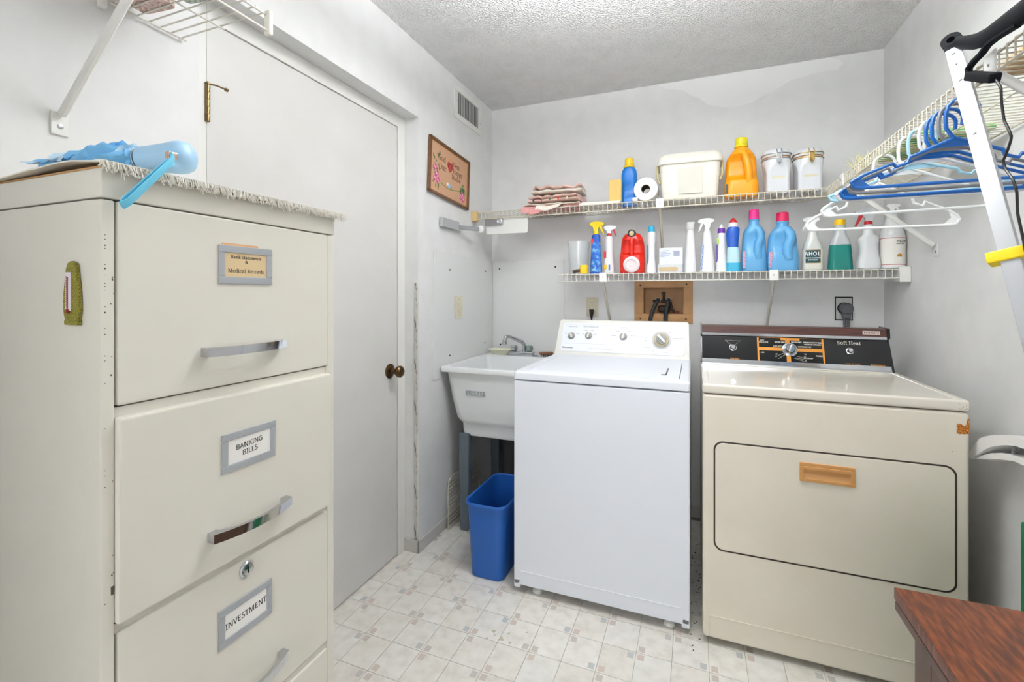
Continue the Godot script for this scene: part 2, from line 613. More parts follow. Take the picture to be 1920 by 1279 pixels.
	b.span(Vector3(-0.2, -0.1, RD), Vector3(wx0, RH + 0.05, RD + 0.12))
	b.span(Vector3(wx1, -0.1, RD), Vector3(RW + 0.12, RH + 0.05, RD + 0.12))
	b.span(Vector3(wx0, -0.1, RD), Vector3(wx1, wy0, RD + 0.12))
	b.span(Vector3(wx0, wy1, RD), Vector3(wx1, RH + 0.05, RD + 0.12))
	struct("wall_front", b, M.wall)
	b = MB.new()
	for q in [[wx0, wx0 + 0.04, wy0, wy1], [wx1 - 0.04, wx1, wy0, wy1], [wx0, wx1, wy0, wy0 + 0.04], [wx0, wx1, wy1 - 0.04, wy1], [(wx0 + wx1) / 2 - 0.02, (wx0 + wx1) / 2 + 0.02, wy0, wy1]]:
		b.rspan(Vector3(q[0], q[2], RD + 0.02), Vector3(q[1], q[3], RD + 0.06), 0.003)
	var win := struct("added_window_1", b, M.trim)  # unseen window, added as a source of daylight
	for k in 2:
		b = MB.new()
		b.span(Vector3(wx0 + 0.04 + k * 0.78, wy0 + 0.04, RD + 0.038), Vector3(wx0 + 0.78 + k * 0.78, wy1 - 0.04, RD + 0.041))
		var gl := mat("ffffff", 0.02)
		gl.transparency = BaseMaterial3D.TRANSPARENCY_ALPHA
		gl.albedo_color = Color(1, 1, 1, 0.04)
		obj("added_window_pane", b, gl, win)
	b = MB.new()
	b.span(Vector3(-0.32, -0.1, 0.7), Vector3(-0.2, RH, 2.1))
	struct("wall_hall", b, M.wall)

	# door in its frame
	b = MB.new()
	b.rspan(Vector3(-0.12, 0.006, 0.928), Vector3(-0.08, 2.032, 1.848), 0.0015)
	var d := struct("door_1", b, M.door)
	b = MB.new()
	b.xf = Transform3D(Basis(Vector3.BACK, -PI / 2), Vector3(-0.08, 0.885, 0.985))
	b.lathe([Vector2(0.034, 0), Vector2(0.034, 0.004), Vector2(0.027, 0.009), Vector2(0.014, 0.013), Vector2(0.0125, 0.034), Vector2(0.02, 0.04), Vector2(0.026, 0.048), Vector2(0.027, 0.06), Vector2(0.021, 0.067), Vector2(0.012, 0.068), Vector2(0.010, 0.066)], 24)
	obj("door_knob", b, M.bronze, d)
	b = MB.new()
	for k in 5:
		b.xf = Transform3D(Basis.IDENTITY, Vector3(-0.073, 1.737 + k * 0.0212, 1.8505))
		b.lathe([Vector2(0.0062, 0), Vector2(0.0068, 0.001), Vector2(0.0068, 0.0196), Vector2(0.0062, 0.0206)], 12)
	b.xf = Transform3D.IDENTITY
	b.span(Vector3(-0.0795, 1.737, 1.8515), Vector3(-0.0775, 1.842, 1.857))
	b.xf = Transform3D(Basis.IDENTITY, Vector3(-0.073, 1.843, 1.8505))
	b.lathe([Vector2(0.004, 0), Vector2(0.0075, 0.002), Vector2(0.0075, 0.005), Vector2(0.003, 0.009)], 12)
	b.xf = Transform3D.IDENTITY
	b.tube([Vector3(-0.073, 1.846, 1.8505), Vector3(-0.055, 1.843, 1.838), Vector3(-0.030, 1.832, 1.826)], 0.0025, 6)
	b.tube([Vector3(-0.032, 1.833, 1.827), Vector3(-0.026, 1.829, 1.824)], 0.005, 8)
	obj("hinge", b, M.brass, d)
	b = MB.new()
	b.rspan(Vector3(-0.2, 0, 0.869), Vector3(-0.076, 2.088, 0.9255), 0.002)
	b.rspan(Vector3(-0.2, 0, 1.8505), Vector3(-0.076, 2.088, 1.925), 0.002)
	b.rspan(Vector3(-0.2, 2.0345, 0.9255), Vector3(-0.076, 2.088, 1.8505), 0.002)
	b.span(Vector3(-0.15, 0, 0.9255), Vector3(-0.122, 2.0345, 0.94))
	b.span(Vector3(-0.15, 0, 1.836), Vector3(-0.122, 2.0345, 1.8505))
	b.span(Vector3(-0.15, 2.02, 0.9255), Vector3(-0.122, 2.0345, 1.8505))
	struct("trim_1", b, M.trim)
	# worn corner bead
	b = MB.new()
	b.rspan(Vector3(-0.022, 0.062, 0.8685), Vector3(-0.006, 1.295, 0.873), 0.001)
	struct("trim_2", b, tri_tex(mat("b5b0a6", 0.8), noise_image(128, 0.06, 91, [[0.3, "77706a"], [0.45, "c4c1ba"], [0.8, "d2d0cb"]], 4, FastNoiseLite.TYPE_SIMPLEX_SMOOTH, 1.0, 0.4), Vector3(0.2, 0.2, 0.2)))
	# baseboard
	b = MB.new()
	b.rspan(Vector3(0, 0, 0), Vector3(0.008, 0.06, 0.877), 0.002)
	b.rspan(Vector3(-0.075, 0, 0.869), Vector3(0.008, 0.06, 0.877), 0.002)
	struct("baseboard_left", b, M.base)
	b = MB.new()
	b.rspan(Vector3(0.008, 0, 0), Vector3(RW, 0.06, 0.008), 0.002)
	struct("baseboard_back", b, M.base)

func screw(p: Node, at: Vector3, axis: String, r := 0.004, m: Material = null):
	var b := MB.new()
	b.lathe([Vector2(r, 0), Vector2(r, 0.0008), Vector2(r * 0.5, 0.0016)], 10)
	var o := obj("screw", b, m if m else M.dark, p)
	o.position = at
	if axis == "x": o.rotation.z = -PI / 2
	elif axis == "z": o.rotation.x = PI / 2

func wall_fittings():
	# splash boards in the sink corner
	var t := thing("splash_board", "glossy grey splash board on the door wall above the utility sink", "splash board", Vector3(0.0, 0.80, 0.37))
	var b := MB.new()
	b.rspan(Vector3(0, 0, -0.366), Vector3(0.004, 0.656, 0.366), 0.0012)
	obj("panel", b, M.board, t)
	for p in [[0.572, 0.20], [0.585, -0.26], [0.11, 0.20], [0.135, -0.25]]:
		screw(t, Vector3(0.004, p[0], p[1]), "x", 0.0055)
	t = thing("splash_board", "pale splash board on the back wall behind the faucet", "splash board", Vector3(0.265, 0.80, 0.0))
	b = MB.new()
	b.rspan(Vector3(-0.258, 0, 0), Vector3(0.224, 0.655, 0.004), 0.0012)
	obj("panel", b, M.board, t)
	for p in [[0.605, -0.21], [0.61, 0.165], [0.115, -0.205]]:
		screw(t, Vector3(p[1], p[0], 0.004), "z", 0.0055)

	# air vent
	t = thing("air_vent", "white air vent with upright slats below the ceiling corner", "vent", Vector3(0, 2.31, 0.35))
	b = MB.new()
	b.rspan(Vector3(0, -0.093, -0.173), Vector3(0.008, -0.062, 0.173), 0.002)
	b.rspan(Vector3(0, 0.062, -0.173), Vector3(0.008, 0.093, 0.173), 0.002)
	b.rspan(Vector3(0, -0.062, -0.173), Vector3(0.008, 0.062, -0.135), 0.002)
	b.rspan(Vector3(0, -0.062, 0.135), Vector3(0.008, 0.062, 0.173), 0.002)
	obj("frame", b, M.trim, t)
	b = MB.new()
	b.span(Vector3(0.0002, -0.062, -0.135), Vector3(0.001, 0.062, 0.135))
	obj("backing", b, mat("6e6f6e", 0.8), t)  # dark grey stands in for the unlit duct behind the slats
	var sb := MB.new()
	sb.xf = Transform3D(Basis(Vector3.UP, 0.25), Vector3.ZERO)
	sb.span(Vector3(-0.0007, -0.0625, -0.008), Vector3(0.0007, 0.0625, 0.008))
	var sm := sb.mesh()
	for k in 14:
		inst("slat", sm, mat("c4c5c3", 0.4), t, Vector3(0.0045, 0, -0.127 + k * 0.0195))
	screw(t, Vector3(0.008, 0.0, 0.155), "x", 0.004, M.steel)
	screw(t, Vector3(0.008, -0.02, -0.155), "x", 0.004, M.steel)

	# framed embroidery, hung a little askew
	t = thing("framed_embroidery", "wood framed embroidery with pink flowers and a red heart", "picture", Vector3(0.0, 1.88, 0.578))
	t.rotation = Vector3(-0.06, 0, 0)
	b = MB.new()
	var fw := 0.215; var fh := 0.142
	b.rspan(Vector3(0.004, fh - 0.013, -fw), Vector3(0.02, fh, fw), 0.003)
	b.rspan(Vector3(0.004, -fh, -fw), Vector3(0.02, -fh + 0.013, fw), 0.003)
	b.rspan(Vector3(0.004, -fh + 0.013, -fw), Vector3(0.02, fh - 0.013, -fw + 0.013), 0.003)
	b.rspan(Vector3(0.004, -fh + 0.013, fw - 0.013), Vector3(0.02, fh - 0.013, fw), 0.003)
	obj("frame", b, M.frame, t)
	b = MB.new()
	for s in [-1, 1]:
		b.span(Vector3(0.006, s * (fh - 0.0145) - 0.0015, -fw + 0.013), Vector3(0.0145, s * (fh - 0.0145) + 0.0015, fw - 0.013))
		b.span(Vector3(0.006, -fh + 0.013, s * (fw - 0.0145) - 0.0015), Vector3(0.0145, fh - 0.013, s * (fw - 0.0145) + 0.0015))
	obj("gilt_edge", b, M.gold, t)
	var q := QuadMesh.new()
	q.size = Vector2(2 * fw - 0.026, 2 * fh - 0.026)
	var o := MeshInstance3D.new()
	o.name = "embroidered_cloth"
	o.mesh = q
	var em := mat("ffffff", 0.95)
	var ei := embroidery()
	ei.generate_mipmaps()
	em.albedo_texture = ImageTexture.create_from_image(ei)
	o.material_override = em
	t.add_child(o, true)
	o.position = Vector3(0.0095, 0, 0)
	o.rotation.y = PI / 2
	b = MB.new()
	b.span(Vector3(0.002, -fh + 0.008, -fw + 0.008), Vector3(0.009, fh - 0.008, fw - 0.008))
	obj("backing_board", b, M.cardboard, t)
	var bx := Basis(Vector3.UP, PI / 2)
	var thread := mat("3c3222", 0.9)
	words("God", 0.030, Transform3D(bx, Vector3(0.0098, 0.062, 0.088)), thread, t, "Droid Serif", true)
	words("Our", 0.030, Transform3D(bx, Vector3(0.0098, 0.018, 0.078)), thread, t, "Droid Serif", true)
	words("Bless", 0.026, Transform3D(bx, Vector3(0.0098, 0.068, -0.062)), thread, t, "Droid Serif", true)
	words("Happy", 0.026, Transform3D(bx, Vector3(0.0098, 0.033, -0.085)), thread, t, "Droid Serif", true)
	words("Home", 0.026, Transform3D(bx, Vector3(0.0098, -0.002, -0.07)), thread, t, "Droid Serif", true)

	# light switch plate on the splash board
	t = thing("light_switch", "ivory double switch plate on the grey splash board", "switch", Vector3(0.004, 1.168, 0.476))
	b = MB.new()
	b.rspan(Vector3(0, -0.062, -0.045), Vector3(0.006, 0.062, 0.045), 0.003)
	obj("cover_plate", b, M.ivory, t)
	b = MB.new()
	b.rspan(Vector3(0.005, 0.008, -0.007), Vector3(0.016, 0.026, 0.007), 0.002)
	obj("toggle", b, M.ivory, t)
	b = MB.new()
	b.rspan(Vector3(0.005, -0.03, -0.007), Vector3(0.013, -0.012, 0.007), 0.002)
	obj("toggle", b, M.ivory, t)
	screw(t, Vector3(0.006, 0.045, 0), "x", 0.003, M.steel)
	screw(t, Vector3(0.006, -0.045, 0), "x", 0.003, M.steel)

	# wall outlet with the washer's plug
	t = thing("wall_outlet", "ivory wall outlet above the white washing machine", "outlet", Vector3(0.659, 1.164, 0))
	b = MB.new()
	b.rspan(Vector3(-0.036, -0.058, 0), Vector3(0.036, 0.058, 0.006), 0.003)
	obj("cover_plate", b, mat("c9c2ab", 0.4), t)
	for y in [0.024, -0.024]:
		b = MB.new()
		b.xf = Transform3D(Basis(Vector3.RIGHT, PI / 2), Vector3(0, y, 0.006))
		b.loft([MB.oval(0.034, 0.030, 0), MB.oval(0.033, 0.029, 0.002)])
		var f := obj("socket", b, mat("d2cbb5", 0.4), t)
		for s in [-1, 1]:
			var h := MB.new()
			h.span(Vector3(s * 0.0065 - 0.0012, y - 0.001, 0.0075), Vector3(s * 0.0065 + 0.0012, y + 0.008, 0.0083))
			obj("slot", h, M.dark, f)
		var g := MB.new()
		g.span(Vector3(-0.002, y - 0.011, 0.0075), Vector3(0.002, y - 0.006, 0.0083))
		obj("slot", g, M.dark, f)
	t = thing("power_plug", "black plug and cord of the washing machine in the ivory outlet", "plug", Vector3(0.659, 1.14, 0.008))
	b = MB.new()
	b.xf = Transform3D(Basis.IDENTITY, Vector3(0, 0, 0.014))
	b.loft([MB.ring(0.010, 0.010, 0.004, -0.042), MB.ring(0.014, 0.014, 0.005, -0.030), MB.ring(0.022, 0.024, 0.007, -0.012), MB.ring(0.026, 0.026, 0.007, 0.004), MB.ring(0.024, 0.026, 0.006, 0.010)])
	obj("plug_body", b, M.black, t)
	b = MB.new()
	b.tube([Vector3(0, -0.03, 0.014), Vector3(0, -0.08, 0.016), Vector3(0.002, -0.15, 0.03), Vector3(0.004, -0.30, 0.10)], 0.0042, 8)
	obj("cord", b, M.black, t)

	# big dryer outlet and plug
	t = thing("dryer_outlet", "steel dryer outlet plate framed in black near the corner", "outlet", Vector3(1.927, 1.168, 0))
	b = MB.new()
	b.rspan(Vector3(-0.038, -0.060, 0), Vector3(0.038, 0.060, 0.003), 0.001)
	obj("outlet_box", b, M.dark, t)
	b = MB.new()
	b.rspan(Vector3(-0.0335, -0.054, 0.003), Vector3(0.0335, 0.054, 0.006), 0.002)
	obj("cover_plate", b, mat("b6b7b5", 0.4, 0.3), t)
	b = MB.new()
	b.xf = Transform3D(Basis(Vector3.RIGHT, PI / 2), Vector3(0, 0.002, 0.006))
	b.lathe([Vector2(0.029, 0), Vector2(0.028, 0.003)], 24)
	obj("socket", b, M.black, t)
	t = thing("dryer_plug", "grey round dryer plug with flat cord in the dryer outlet", "plug", Vector3(1.932, 1.168, 0.010))
	b = MB.new()
	b.xf = Transform3D(Basis(Vector3.RIGHT, PI / 2), Vector3.ZERO)
	b.lathe([Vector2(0.028, 0), Vector2(0.029, 0.005), Vector2(0.029, 0.026), Vector2(0.024, 0.032)], 24)
	b.xf = Transform3D.IDENTITY
	b.rspan(Vector3(-0.017, -0.05, 0.006), Vector3(0.017, 0.0, 0.03), 0.006)
	obj("plug_body", b, M.grey_plug, t)
	for k in 3:
		b = MB.new()
		var x := -0.0085 + k * 0.0085
		b.tube([Vector3(x, -0.04, 0.018), Vector3(x - 0.002, -0.10, 0.022), Vector3(x - 0.003, -0.2, 0.05), Vector3(x, -0.35, 0.12)], 0.005, 8)
		obj("cord", b, M.grey_plug, t)

	# washer supply box in the wall
	t = thing("supply_box", "tan wall box with water valves above the washing machine", "valve box", Vector3(1.065, 1.2, 0))
	b = MB.new()
	var ox := 0.158; var oy1 := 0.116; var oy0 := -0.124; var ix := 0.11; var iy1 := 0.08; var iy0 := -0.074
	b.rspan(Vector3(-ox, iy1, 0), Vector3(ox, oy1, 0.008), 0.002)
	b.rspan(Vector3(-ox, oy0, 0), Vector3(ox, iy0, 0.008), 0.002)
	b.rspan(Vector3(-ox, iy0, 0), Vector3(-ix, iy1, 0.008), 0.002)
	b.rspan(Vector3(ix, iy0, 0), Vector3(ox, iy1, 0.008), 0.002)
	obj("flange", b, M.tan_box, t)
	b = MB.new()
	b.span(Vector3(-ix, iy0, -0.09), Vector3(ix, iy1, -0.085))
	b.span(Vector3(-ix, iy0, -0.088), Vector3(-ix + 0.003, iy1, 0.004))
	b.span(Vector3(ix - 0.003, iy0, -0.088), Vector3(ix, iy1, 0.004))
	b.span(Vector3(-ix, iy0, -0.088), Vector3(ix, iy0 + 0.003, 0.004))
	b.span(Vector3(-ix, iy1 - 0.003, -0.088), Vector3(ix, iy1, 0.004))
	obj("inner_box", b, M.tan_box, t)
	for p in [[-0.125, 0.092], [0.125, 0.096], [-0.125, -0.10], [0.122, -0.10]]:
		screw(t, Vector3(p[0], p[1], 0.008), "z", 0.0045)
	b = MB.new()
	b.tube([Vector3(-0.06, 0.0, -0.05), Vector3(0.045, 0.0, -0.05)], 0.009, 8)
	b.tube([Vector3(0.0, 0.0, -0.05), Vector3(0.0, 0.05, -0.04)], 0.006, 8)
	b.rspan(Vector3(-0.012, 0.035, -0.045), Vector3(0.012, 0.055, -0.03), 0.004)
	b.tube([Vector3(0.035, 0.0, -0.05), Vector3(0.045, -0.045, -0.05), Vector3(0.06, -0.065, -0.05)], 0.008, 8)
	b.rspan(Vector3(-0.03, -0.065, -0.07), Vector3(0.035, -0.025, -0.03), 0.01)
	obj("valve", b, mat("3a2b22", 0.5, 0.4), t)
	b = MB.new()
	b.rspan(Vector3(0.062, -0.07, -0.06), Vector3(0.085, -0.055, -0.04), 0.004)
	obj("valve_handle", b, mat("7d1f1d", 0.5), t)
	for s in [[-0.028, -0.05, "washer hose hanging straight down from the valve"], [0.03, -0.02, "washer hose slanting across from the far side of the valve"]]:
		var h := thing("washer_hose", "black rubber " + s[2], "hose", Vector3(1.065 + s[0], 1.2, 0))
		b = MB.new()
		b.xf = Transform3D(Basis(Vector3.RIGHT, PI / 2), Vector3(0, 0.008, -0.015))
		b.lathe([Vector2(0.013, -0.02), Vector2(0.0145, -0.018), Vector2(0.0145, 0.006), Vector2(0.012, 0.008)], 16)
		obj("coupling", b, mat("c9c3bb", 0.4, 0.5), h)
		b = MB.new()
		var dx: float = s[1] * 0.9
		b.tube([Vector3(0, 0.008, -0.010), Vector3(0, 0.006, 0.008), Vector3(dx * 0.15, -0.004, 0.020), Vector3(dx * 0.5, -0.04, 0.024), Vector3(dx * 0.8, -0.08, 0.026), Vector3(dx, -0.14, 0.03), Vector3(dx, -0.3, 0.06)], 0.0115, 10)
		obj("hose", b, M.rubber, h)

	# fold-out dryer arm on the door wall
	t = thing("swing_arm", "chrome swing arm with a white knob on the door wall", "towel arm", Vector3(0.004, 1.615, 0.59))
	b = MB.new()
	b.rspan(Vector3(0, -0.024, -0.09), Vector3(0.022, 0.024, 0.09), 0.003)
	obj("bracket", b, mat("b4b6b9", 0.3, 0.35), t)
	b = MB.new()
	b.tube([Vector3(0.018, -0.006, -0.085), Vector3(0.05, -0.006, -0.14), Vector3(0.095, -0.006, -0.20)], 0.013, 8, false, -1.0, 0.5)
	obj("arm", b, mat("a3a5a8", 0.25, 0.5), t)
	b = MB.new()
	b.xf = Transform3D(Basis(Vector3.RIGHT, PI / 2), Vector3(0.10, -0.006, -0.20))
	b.lathe([Vector2(0.008, -0.01), Vector2(0.019, -0.008), Vector2(0.021, 0.0), Vector2(0.019, 0.008), Vector2(0.006, 0.010)], 20)
	obj("knob", b, M.white_plastic, t)
	# white plate of the roll holder below the shelf
	t = thing("roll_holder", "white plate with a chrome clamp hanging below the upper shelf", "roll holder", Vector3(0.22, 1.685, 0.285))
	b = MB.new()
	b.xf = Transform3D(Basis(Vector3.RIGHT, PI / 2), Vector3(0, -0.048, 0))
	b.loft([MB.ring(0.256, 0.088, 0.012, -0.003), MB.ring(0.26, 0.092, 0.014, 0), MB.ring(0.256, 0.088, 0.012, 0.003)])
	obj("plate", b, M.white_plastic, t)
	b = MB.new()
	b.rspan(Vector3(-0.135, -0.042, 0.003), Vector3(-0.02, -0.004, 0.016), 0.004)
	obj("clamp", b, M.steel, t)
	b = MB.new()
	b.xf = Transform3D(Basis(Vector3.RIGHT, PI / 2), Vector3(-0.04, -0.022, 0.014))
	b.lathe([Vector2(0.018, 0), Vector2(0.018, 0.008), Vector2(0.012, 0.011), Vector2(0.006, 0.008)], 18)
	obj("knob", b, M.alu, t)

func dot(im: Image, cx: float, cy: float, rx: float, ry: float, c: Color):
	for y in range(maxi(0, int(cy - ry)), mini(im.get_height(), int(cy + ry) + 1)):
		for x in range(maxi(0, int(cx - rx)), mini(im.get_width(), int(cx + rx) + 1)):
			var u := (x - cx) / rx
			var w := (y - cy) / ry
			if u * u + w * w <= 1.0: im.set_pixel(x, y, c)

func embroidery() -> Image:
	var w := 404; var h := 258
	var im := Image.create(w, h, false, Image.FORMAT_RGB8)
	var f := FastNoiseLite.new()
	f.seed = 5
	f.frequency = 0.05
	for y in h:
		for x in w:
			var k := 0.5 + 0.25 * f.get_noise_2d(x, y) + (0.05 if (x + y) % 2 else -0.05)
			im.set_pixel(x, y, Color("b98f70").lerp(Color("cda384"), k))
	var r := RandomNumberGenerator.new()
	r.seed = 9
	for g in [[60, 90, 170, 26], [350, 180, 60, 24]]:
		for k in 34:
			dot(im, g[0] + r.randf_range(-g[3], g[3]) * 1.25, g[1] + r.randf_range(-50, g[2] - 30) * (1.0 if g[0] < 200 else 0.7), r.randf_range(3, 6), r.randf_range(6, 12), Color(["4f6b3c", "6c8350", "3f5a3a"][r.randi() % 3]))
	for p in [[48, 130], [66, 160], [50, 185], [78, 190], [340, 215], [362, 222], [350, 200]]:
		for k in 6:
			var a := TAU * k / 6
			dot(im, p[0] + cos(a) * 10, p[1] + sin(a) * 10, 8, 8, Color(["c95f8f", "d98bab", "b8467c"][k % 3]))
		dot(im, p[0], p[1], 5, 5, Color("e7c3cf"))
	# branch with a little bird
	for x in range(110, 330):
		dot(im, x, 196 + 10 * sin((x - 110) * 0.02), 2.5, 2.5, Color("6f7f3f"))
	dot(im, 196, 190, 20, 10, Color("8fb0c9"))
	dot(im, 180, 183, 8, 8, Color("dfe6ea"))
	dot(im, 216, 194, 9, 6, Color("5d84a8"))
	# heart
	for y in range(60, 130):
		for x in range(160, 240):
			var u := (x - 200) / 30.0
			var v := (92 - y) / 30.0
			var q := pow(u * u + v * v - 0.7, 3.0) - u * u * v * v * v
			if q < 0: im.set_pixel(x, y, Color("b5413f") if q < -0.05 else Color("8c2a2a"))
	dot(im, 200, 48, 14, 7, Color("d98a4a"))
	return im

# ------------------------------------------------------------------ filing cabinet
func file_cabinet():
	var t := thing("file_cabinet", "tall cream metal filing cabinet with chrome bow handles", "filing cabinet", Vector3(0.29, 0, 2.2485))
	var x0 := -0.285; var x1 := 0.287; var z0 := -0.1895; var z1 := 0.1895
	var b := MB.new()
	b.span(Vector3(x0, 0, z1 - 0.002), Vector3(x1 - 0.012, 1.3525, z1))
	b.span(Vector3(x0, 0, z0), Vector3(x1 - 0.012, 1.3525, z0 + 0.002))
	b.span(Vector3(x0, 0, z0), Vector3(x0 + 0.002, 1.3525, z1))
	obj("side_shell", b, M.cab, t)
	b = MB.new()
	for s in [[z0, z0 + 0.0175], [z1 - 0.0138, z1 + 0.0008]]:
		b.rspan(Vector3(x1 - 0.03, 0, s[0]), Vector3(x1 + 0.003, 1.3525, s[1]), 0.0025)
	for k in 6:
		var y := 1.3535 - 0.263 * k
		if k == 0: continue
		b.span(Vector3(x1 - 0.02, y - 0.001, z0 + 0.0175), Vector3(x1 - 0.001, y + 0.011, z1 - 0.0138))
	b.span(Vector3(x1 - 0.02, 0, z0 + 0.0175), Vector3(x1 - 0.002, 0.035, z1 - 0.0138))
	obj("front_frame", b, M.cab, t)
	# rubbed spots on the corner post
	b = MB.new()
	for k in 34:
		var y: float = [1.30, 1.24, 1.27, 1.16, 0.9, 1.05][k % 6] + rng.randf_range(-0.05, 0.035)
		var z := z1 - (0.0035 if rng.randf() < 0.6 else rng.randf_range(0.009, 0.0125))
		var s := rng.randf_range(0.0003, 0.0007)
		b.span(Vector3(x1 + 0.0026, y, z - s), Vector3(x1 + 0.0034, y + s * rng.randf_range(1.5, 3.5), z + s))
	b.span(Vector3(x1 + 0.0026, 0.878, z1 - 0.0125), Vector3(x1 + 0.0034, 0.888, z1 - 0.0095))
	var w := obj("paint_chips", b, mat("5d5346", 0.8), t)
	w.set_meta("kind", "stuff")
	b = MB.new()
	b.rspan(Vector3(x0, 1.354, z0 - 0.001), Vector3(x1 + 0.004, 1.390, z1 + 0.001), 0.003)
	obj("top_cap", b, M.cab, t)
	var fb := MB.new()
	fb.rspan(Vector3(-0.022, -0.125, -0.1735), Vector3(0.0, 0.125, 0.1735), 0.004)
	var fm := fb.mesh()
	# bow handle
	var hb := MB.new()
	var outer := PackedVector2Array()
	var inner := PackedVector2Array()
	for k in 13:
		var u := -1.0 + k / 6.0
		outer.append(Vector2(u * 0.0675, 0.014 + 0.013 * (1 - u * u)))
		inner.append(Vector2(u * 0.060, 0.0085 + 0.0125 * (1 - u * u)))
	inner.reverse()
	var poly := PackedVector2Array([Vector2(-0.0675, 0)])
	poly.append_array(outer)
	poly.append(Vector2(0.0675, 0))
	poly.append(Vector2(0.056, 0))
	poly.append(Vector2(0.054, 0.008))
	for p in inner: 
		if absf(p.x) < 0.05: poly.append(p)
	poly.append(Vector2(-0.054, 0.008))
	poly.append(Vector2(-0.056, 0))
	hb.xf = Transform3D(Basis(Vector3(0, 0, -1), Vector3(1, 0, 0), Vector3(0, -1, 0)), Vector3.ZERO)
	hb.prism(poly, -0.0065, 0.0065)
	var hm := hb.mesh(30)
	var lb := MB.new()
	lb.rspan(Vector3(0, 0.018, -0.046), Vector3(0.0025, 0.029, 0.046), 0.001)
	lb.rspan(Vector3(0, -0.029, -0.046), Vector3(0.0025, -0.018, 0.046), 0.001)
	lb.rspan(Vector3(0, -0.018, -0.046), Vector3(0.0025, 0.018, -0.036), 0.001)
	lb.rspan(Vector3(0, -0.018, 0.036), Vector3(0.0025, 0.018, 0.046), 0.001)
	var lm := lb.mesh()
	var cb := MB.new()
	cb.span(Vector3(0, -0.02, -0.038), Vector3(0.0008, 0.02, 0.038))
	var cm := cb.mesh()
	for k in 5:
		var yc := 1.228 - 0.2625 * k
		if yc < 0.1: yc = 0.167
		var d := inst("drawer", fm, M.cab, t, Vector3(x1 + 0.0035, yc, -0.0025 + 0.0027))
		inst("handle", hm, M.chrome, d, Vector3(0, -0.071, 0.004 if k == 0 else -0.002))
		inst("label_holder", lm, M.grey_metal, d, Vector3(0, 0.056 if k == 0 else (0.04 if k < 3 else 0.05), 0.0))
		var ly: float = 0.056 if k == 0 else (0.04 if k < 3 else 0.05)
		inst("label_card", cm, M.tan_paper if k == 0 else M.paper, d, Vector3(0, ly, 0))
		var bx := Basis(Vector3.UP, PI / 2)
		if k == 0:
			words("Bank Statements\n&", 0.0048, Transform3D(bx, Vector3(0.0009, ly + 0.0085, 0)), M.ink, d, "Droid Serif", true)
			words("Medical Records", 0.0058, Transform3D(bx, Vector3(0.0009, ly - 0.009, 0)), mat("4c4a4a", 0.8), d, "Droid Serif", true)
			var tb := MB.new()
			tb.span(Vector3(0.0006, ly + 0.026, -0.02), Vector3(0.0012, ly + 0.032, 0.04))
			obj("card_edge", tb, mat("d9a77a", 0.85), d)
		elif k == 1:
			words("BANKING\nBILLS", 0.0078, Transform3D(bx * Basis(Vector3.BACK, 0.07), Vector3(0.0009, ly, 0.0)), M.ink, d, "Droid Sans", true)
			d.position += Vector3(0.009, -0.001, 0.002)
			d.rotation = Vector3(0, -0.008, -0.012)
		elif k == 2:
			words("INVESTMENT", 0.0088, Transform3D(bx * Basis(Vector3.BACK, 0.03), Vector3(0.0009, ly, 0)), M.ink, d, "Droid Sans", true)
			var kb := MB.new()
			kb.xf = Transform3D(Basis(Vector3.BACK, -PI / 2), Vector3(0, 0.108, 0.0))
			kb.lathe([Vector2(0.0125, 0), Vector2(0.0125, 0.002), Vector2(0.0105, 0.004), Vector2(0.009, 0.003), Vector2(0.0085, 0.0045), Vector2(0.003, 0.005)], 20)
			obj("lock", kb, M.chrome, d)
			kb = MB.new()
			kb.span(Vector3(0.0046, 0.103, -0.001), Vector3(0.0054, 0.113, 0.001))
			obj("keyhole", kb, M.dark, d)

	# unseen grey cupboard, added to cast shade on the cabinet's side
	var cu := thing("added_shade_cupboard", "unseen tall grey cupboard added to shade the side of the filing cabinet", "cupboard", Vector3(0.31, 0, 3.34))
	b = MB.new()
	b.rspan(Vector3(-0.29, 0.04, -0.22), Vector3(0.28, 1.76, 0.25), 0.006)
	b.span(Vector3(-0.27, 0.0, -0.20), Vector3(0.26, 0.05, 0.23))
	obj("carcass", b, mat("c2c2c0", 0.4), cu)
	for q in [[-0.218, 0.013], [0.017, 0.248]]:
		b = MB.new()
		b.rspan(Vector3(0.28, 0.06, q[0]), Vector3(0.296, 1.74, q[1]), 0.003)
		var cd := obj("added_cupboard_door", b, mat("c2c2c0", 0.4), cu)
		b = MB.new()
		b.rspan(Vector3(0.296, 0.85, 0.0 if q[0] < -0.1 else 0.022), Vector3(0.312, 0.97, 0.008 if q[0] < -0.1 else 0.03), 0.003)
		obj("handle", b, M.steel, cd)

	# little thermometer stuck on the side
	var th := thing("thermometer", "small olive thermometer stuck on the side of the filing cabinet", "thermometer", Vector3(0.5285, 1.24, 2.439))
	b = MB.new()
	b.prism(PackedVector2Array([Vector2(-0.0135, -0.038), Vector2(0.0135, -0.038), Vector2(0.0145, -0.034), Vector2(0.0125, -0.031), Vector2(0.0145, -0.026), Vector2(0.016, -0.02), Vector2(0.0145, 0.0), Vector2(0.0095, 0.03), Vector2(0.007, 0.037), Vector2(0.0, 0.0395), Vector2(-0.007, 0.037), Vector2(-0.0105, 0.03), Vector2(-0.0155, 0.0), Vector2(-0.016, -0.02), Vector2(-0.0145, -0.026), Vector2(-0.0125, -0.031), Vector2(-0.0145, -0.034)]), 0.0, 0.004)
	obj("backing", b, tri_tex(mat("8b8a2e", 0.6), noise_image(128, 0.12, 95, [[0.3, "4d4d1c"], [0.5, "8a8426"], [0.75, "b3a83c"]], 3), Vector3(0.03, 0.03, 0.03)), th)
	b = MB.new()
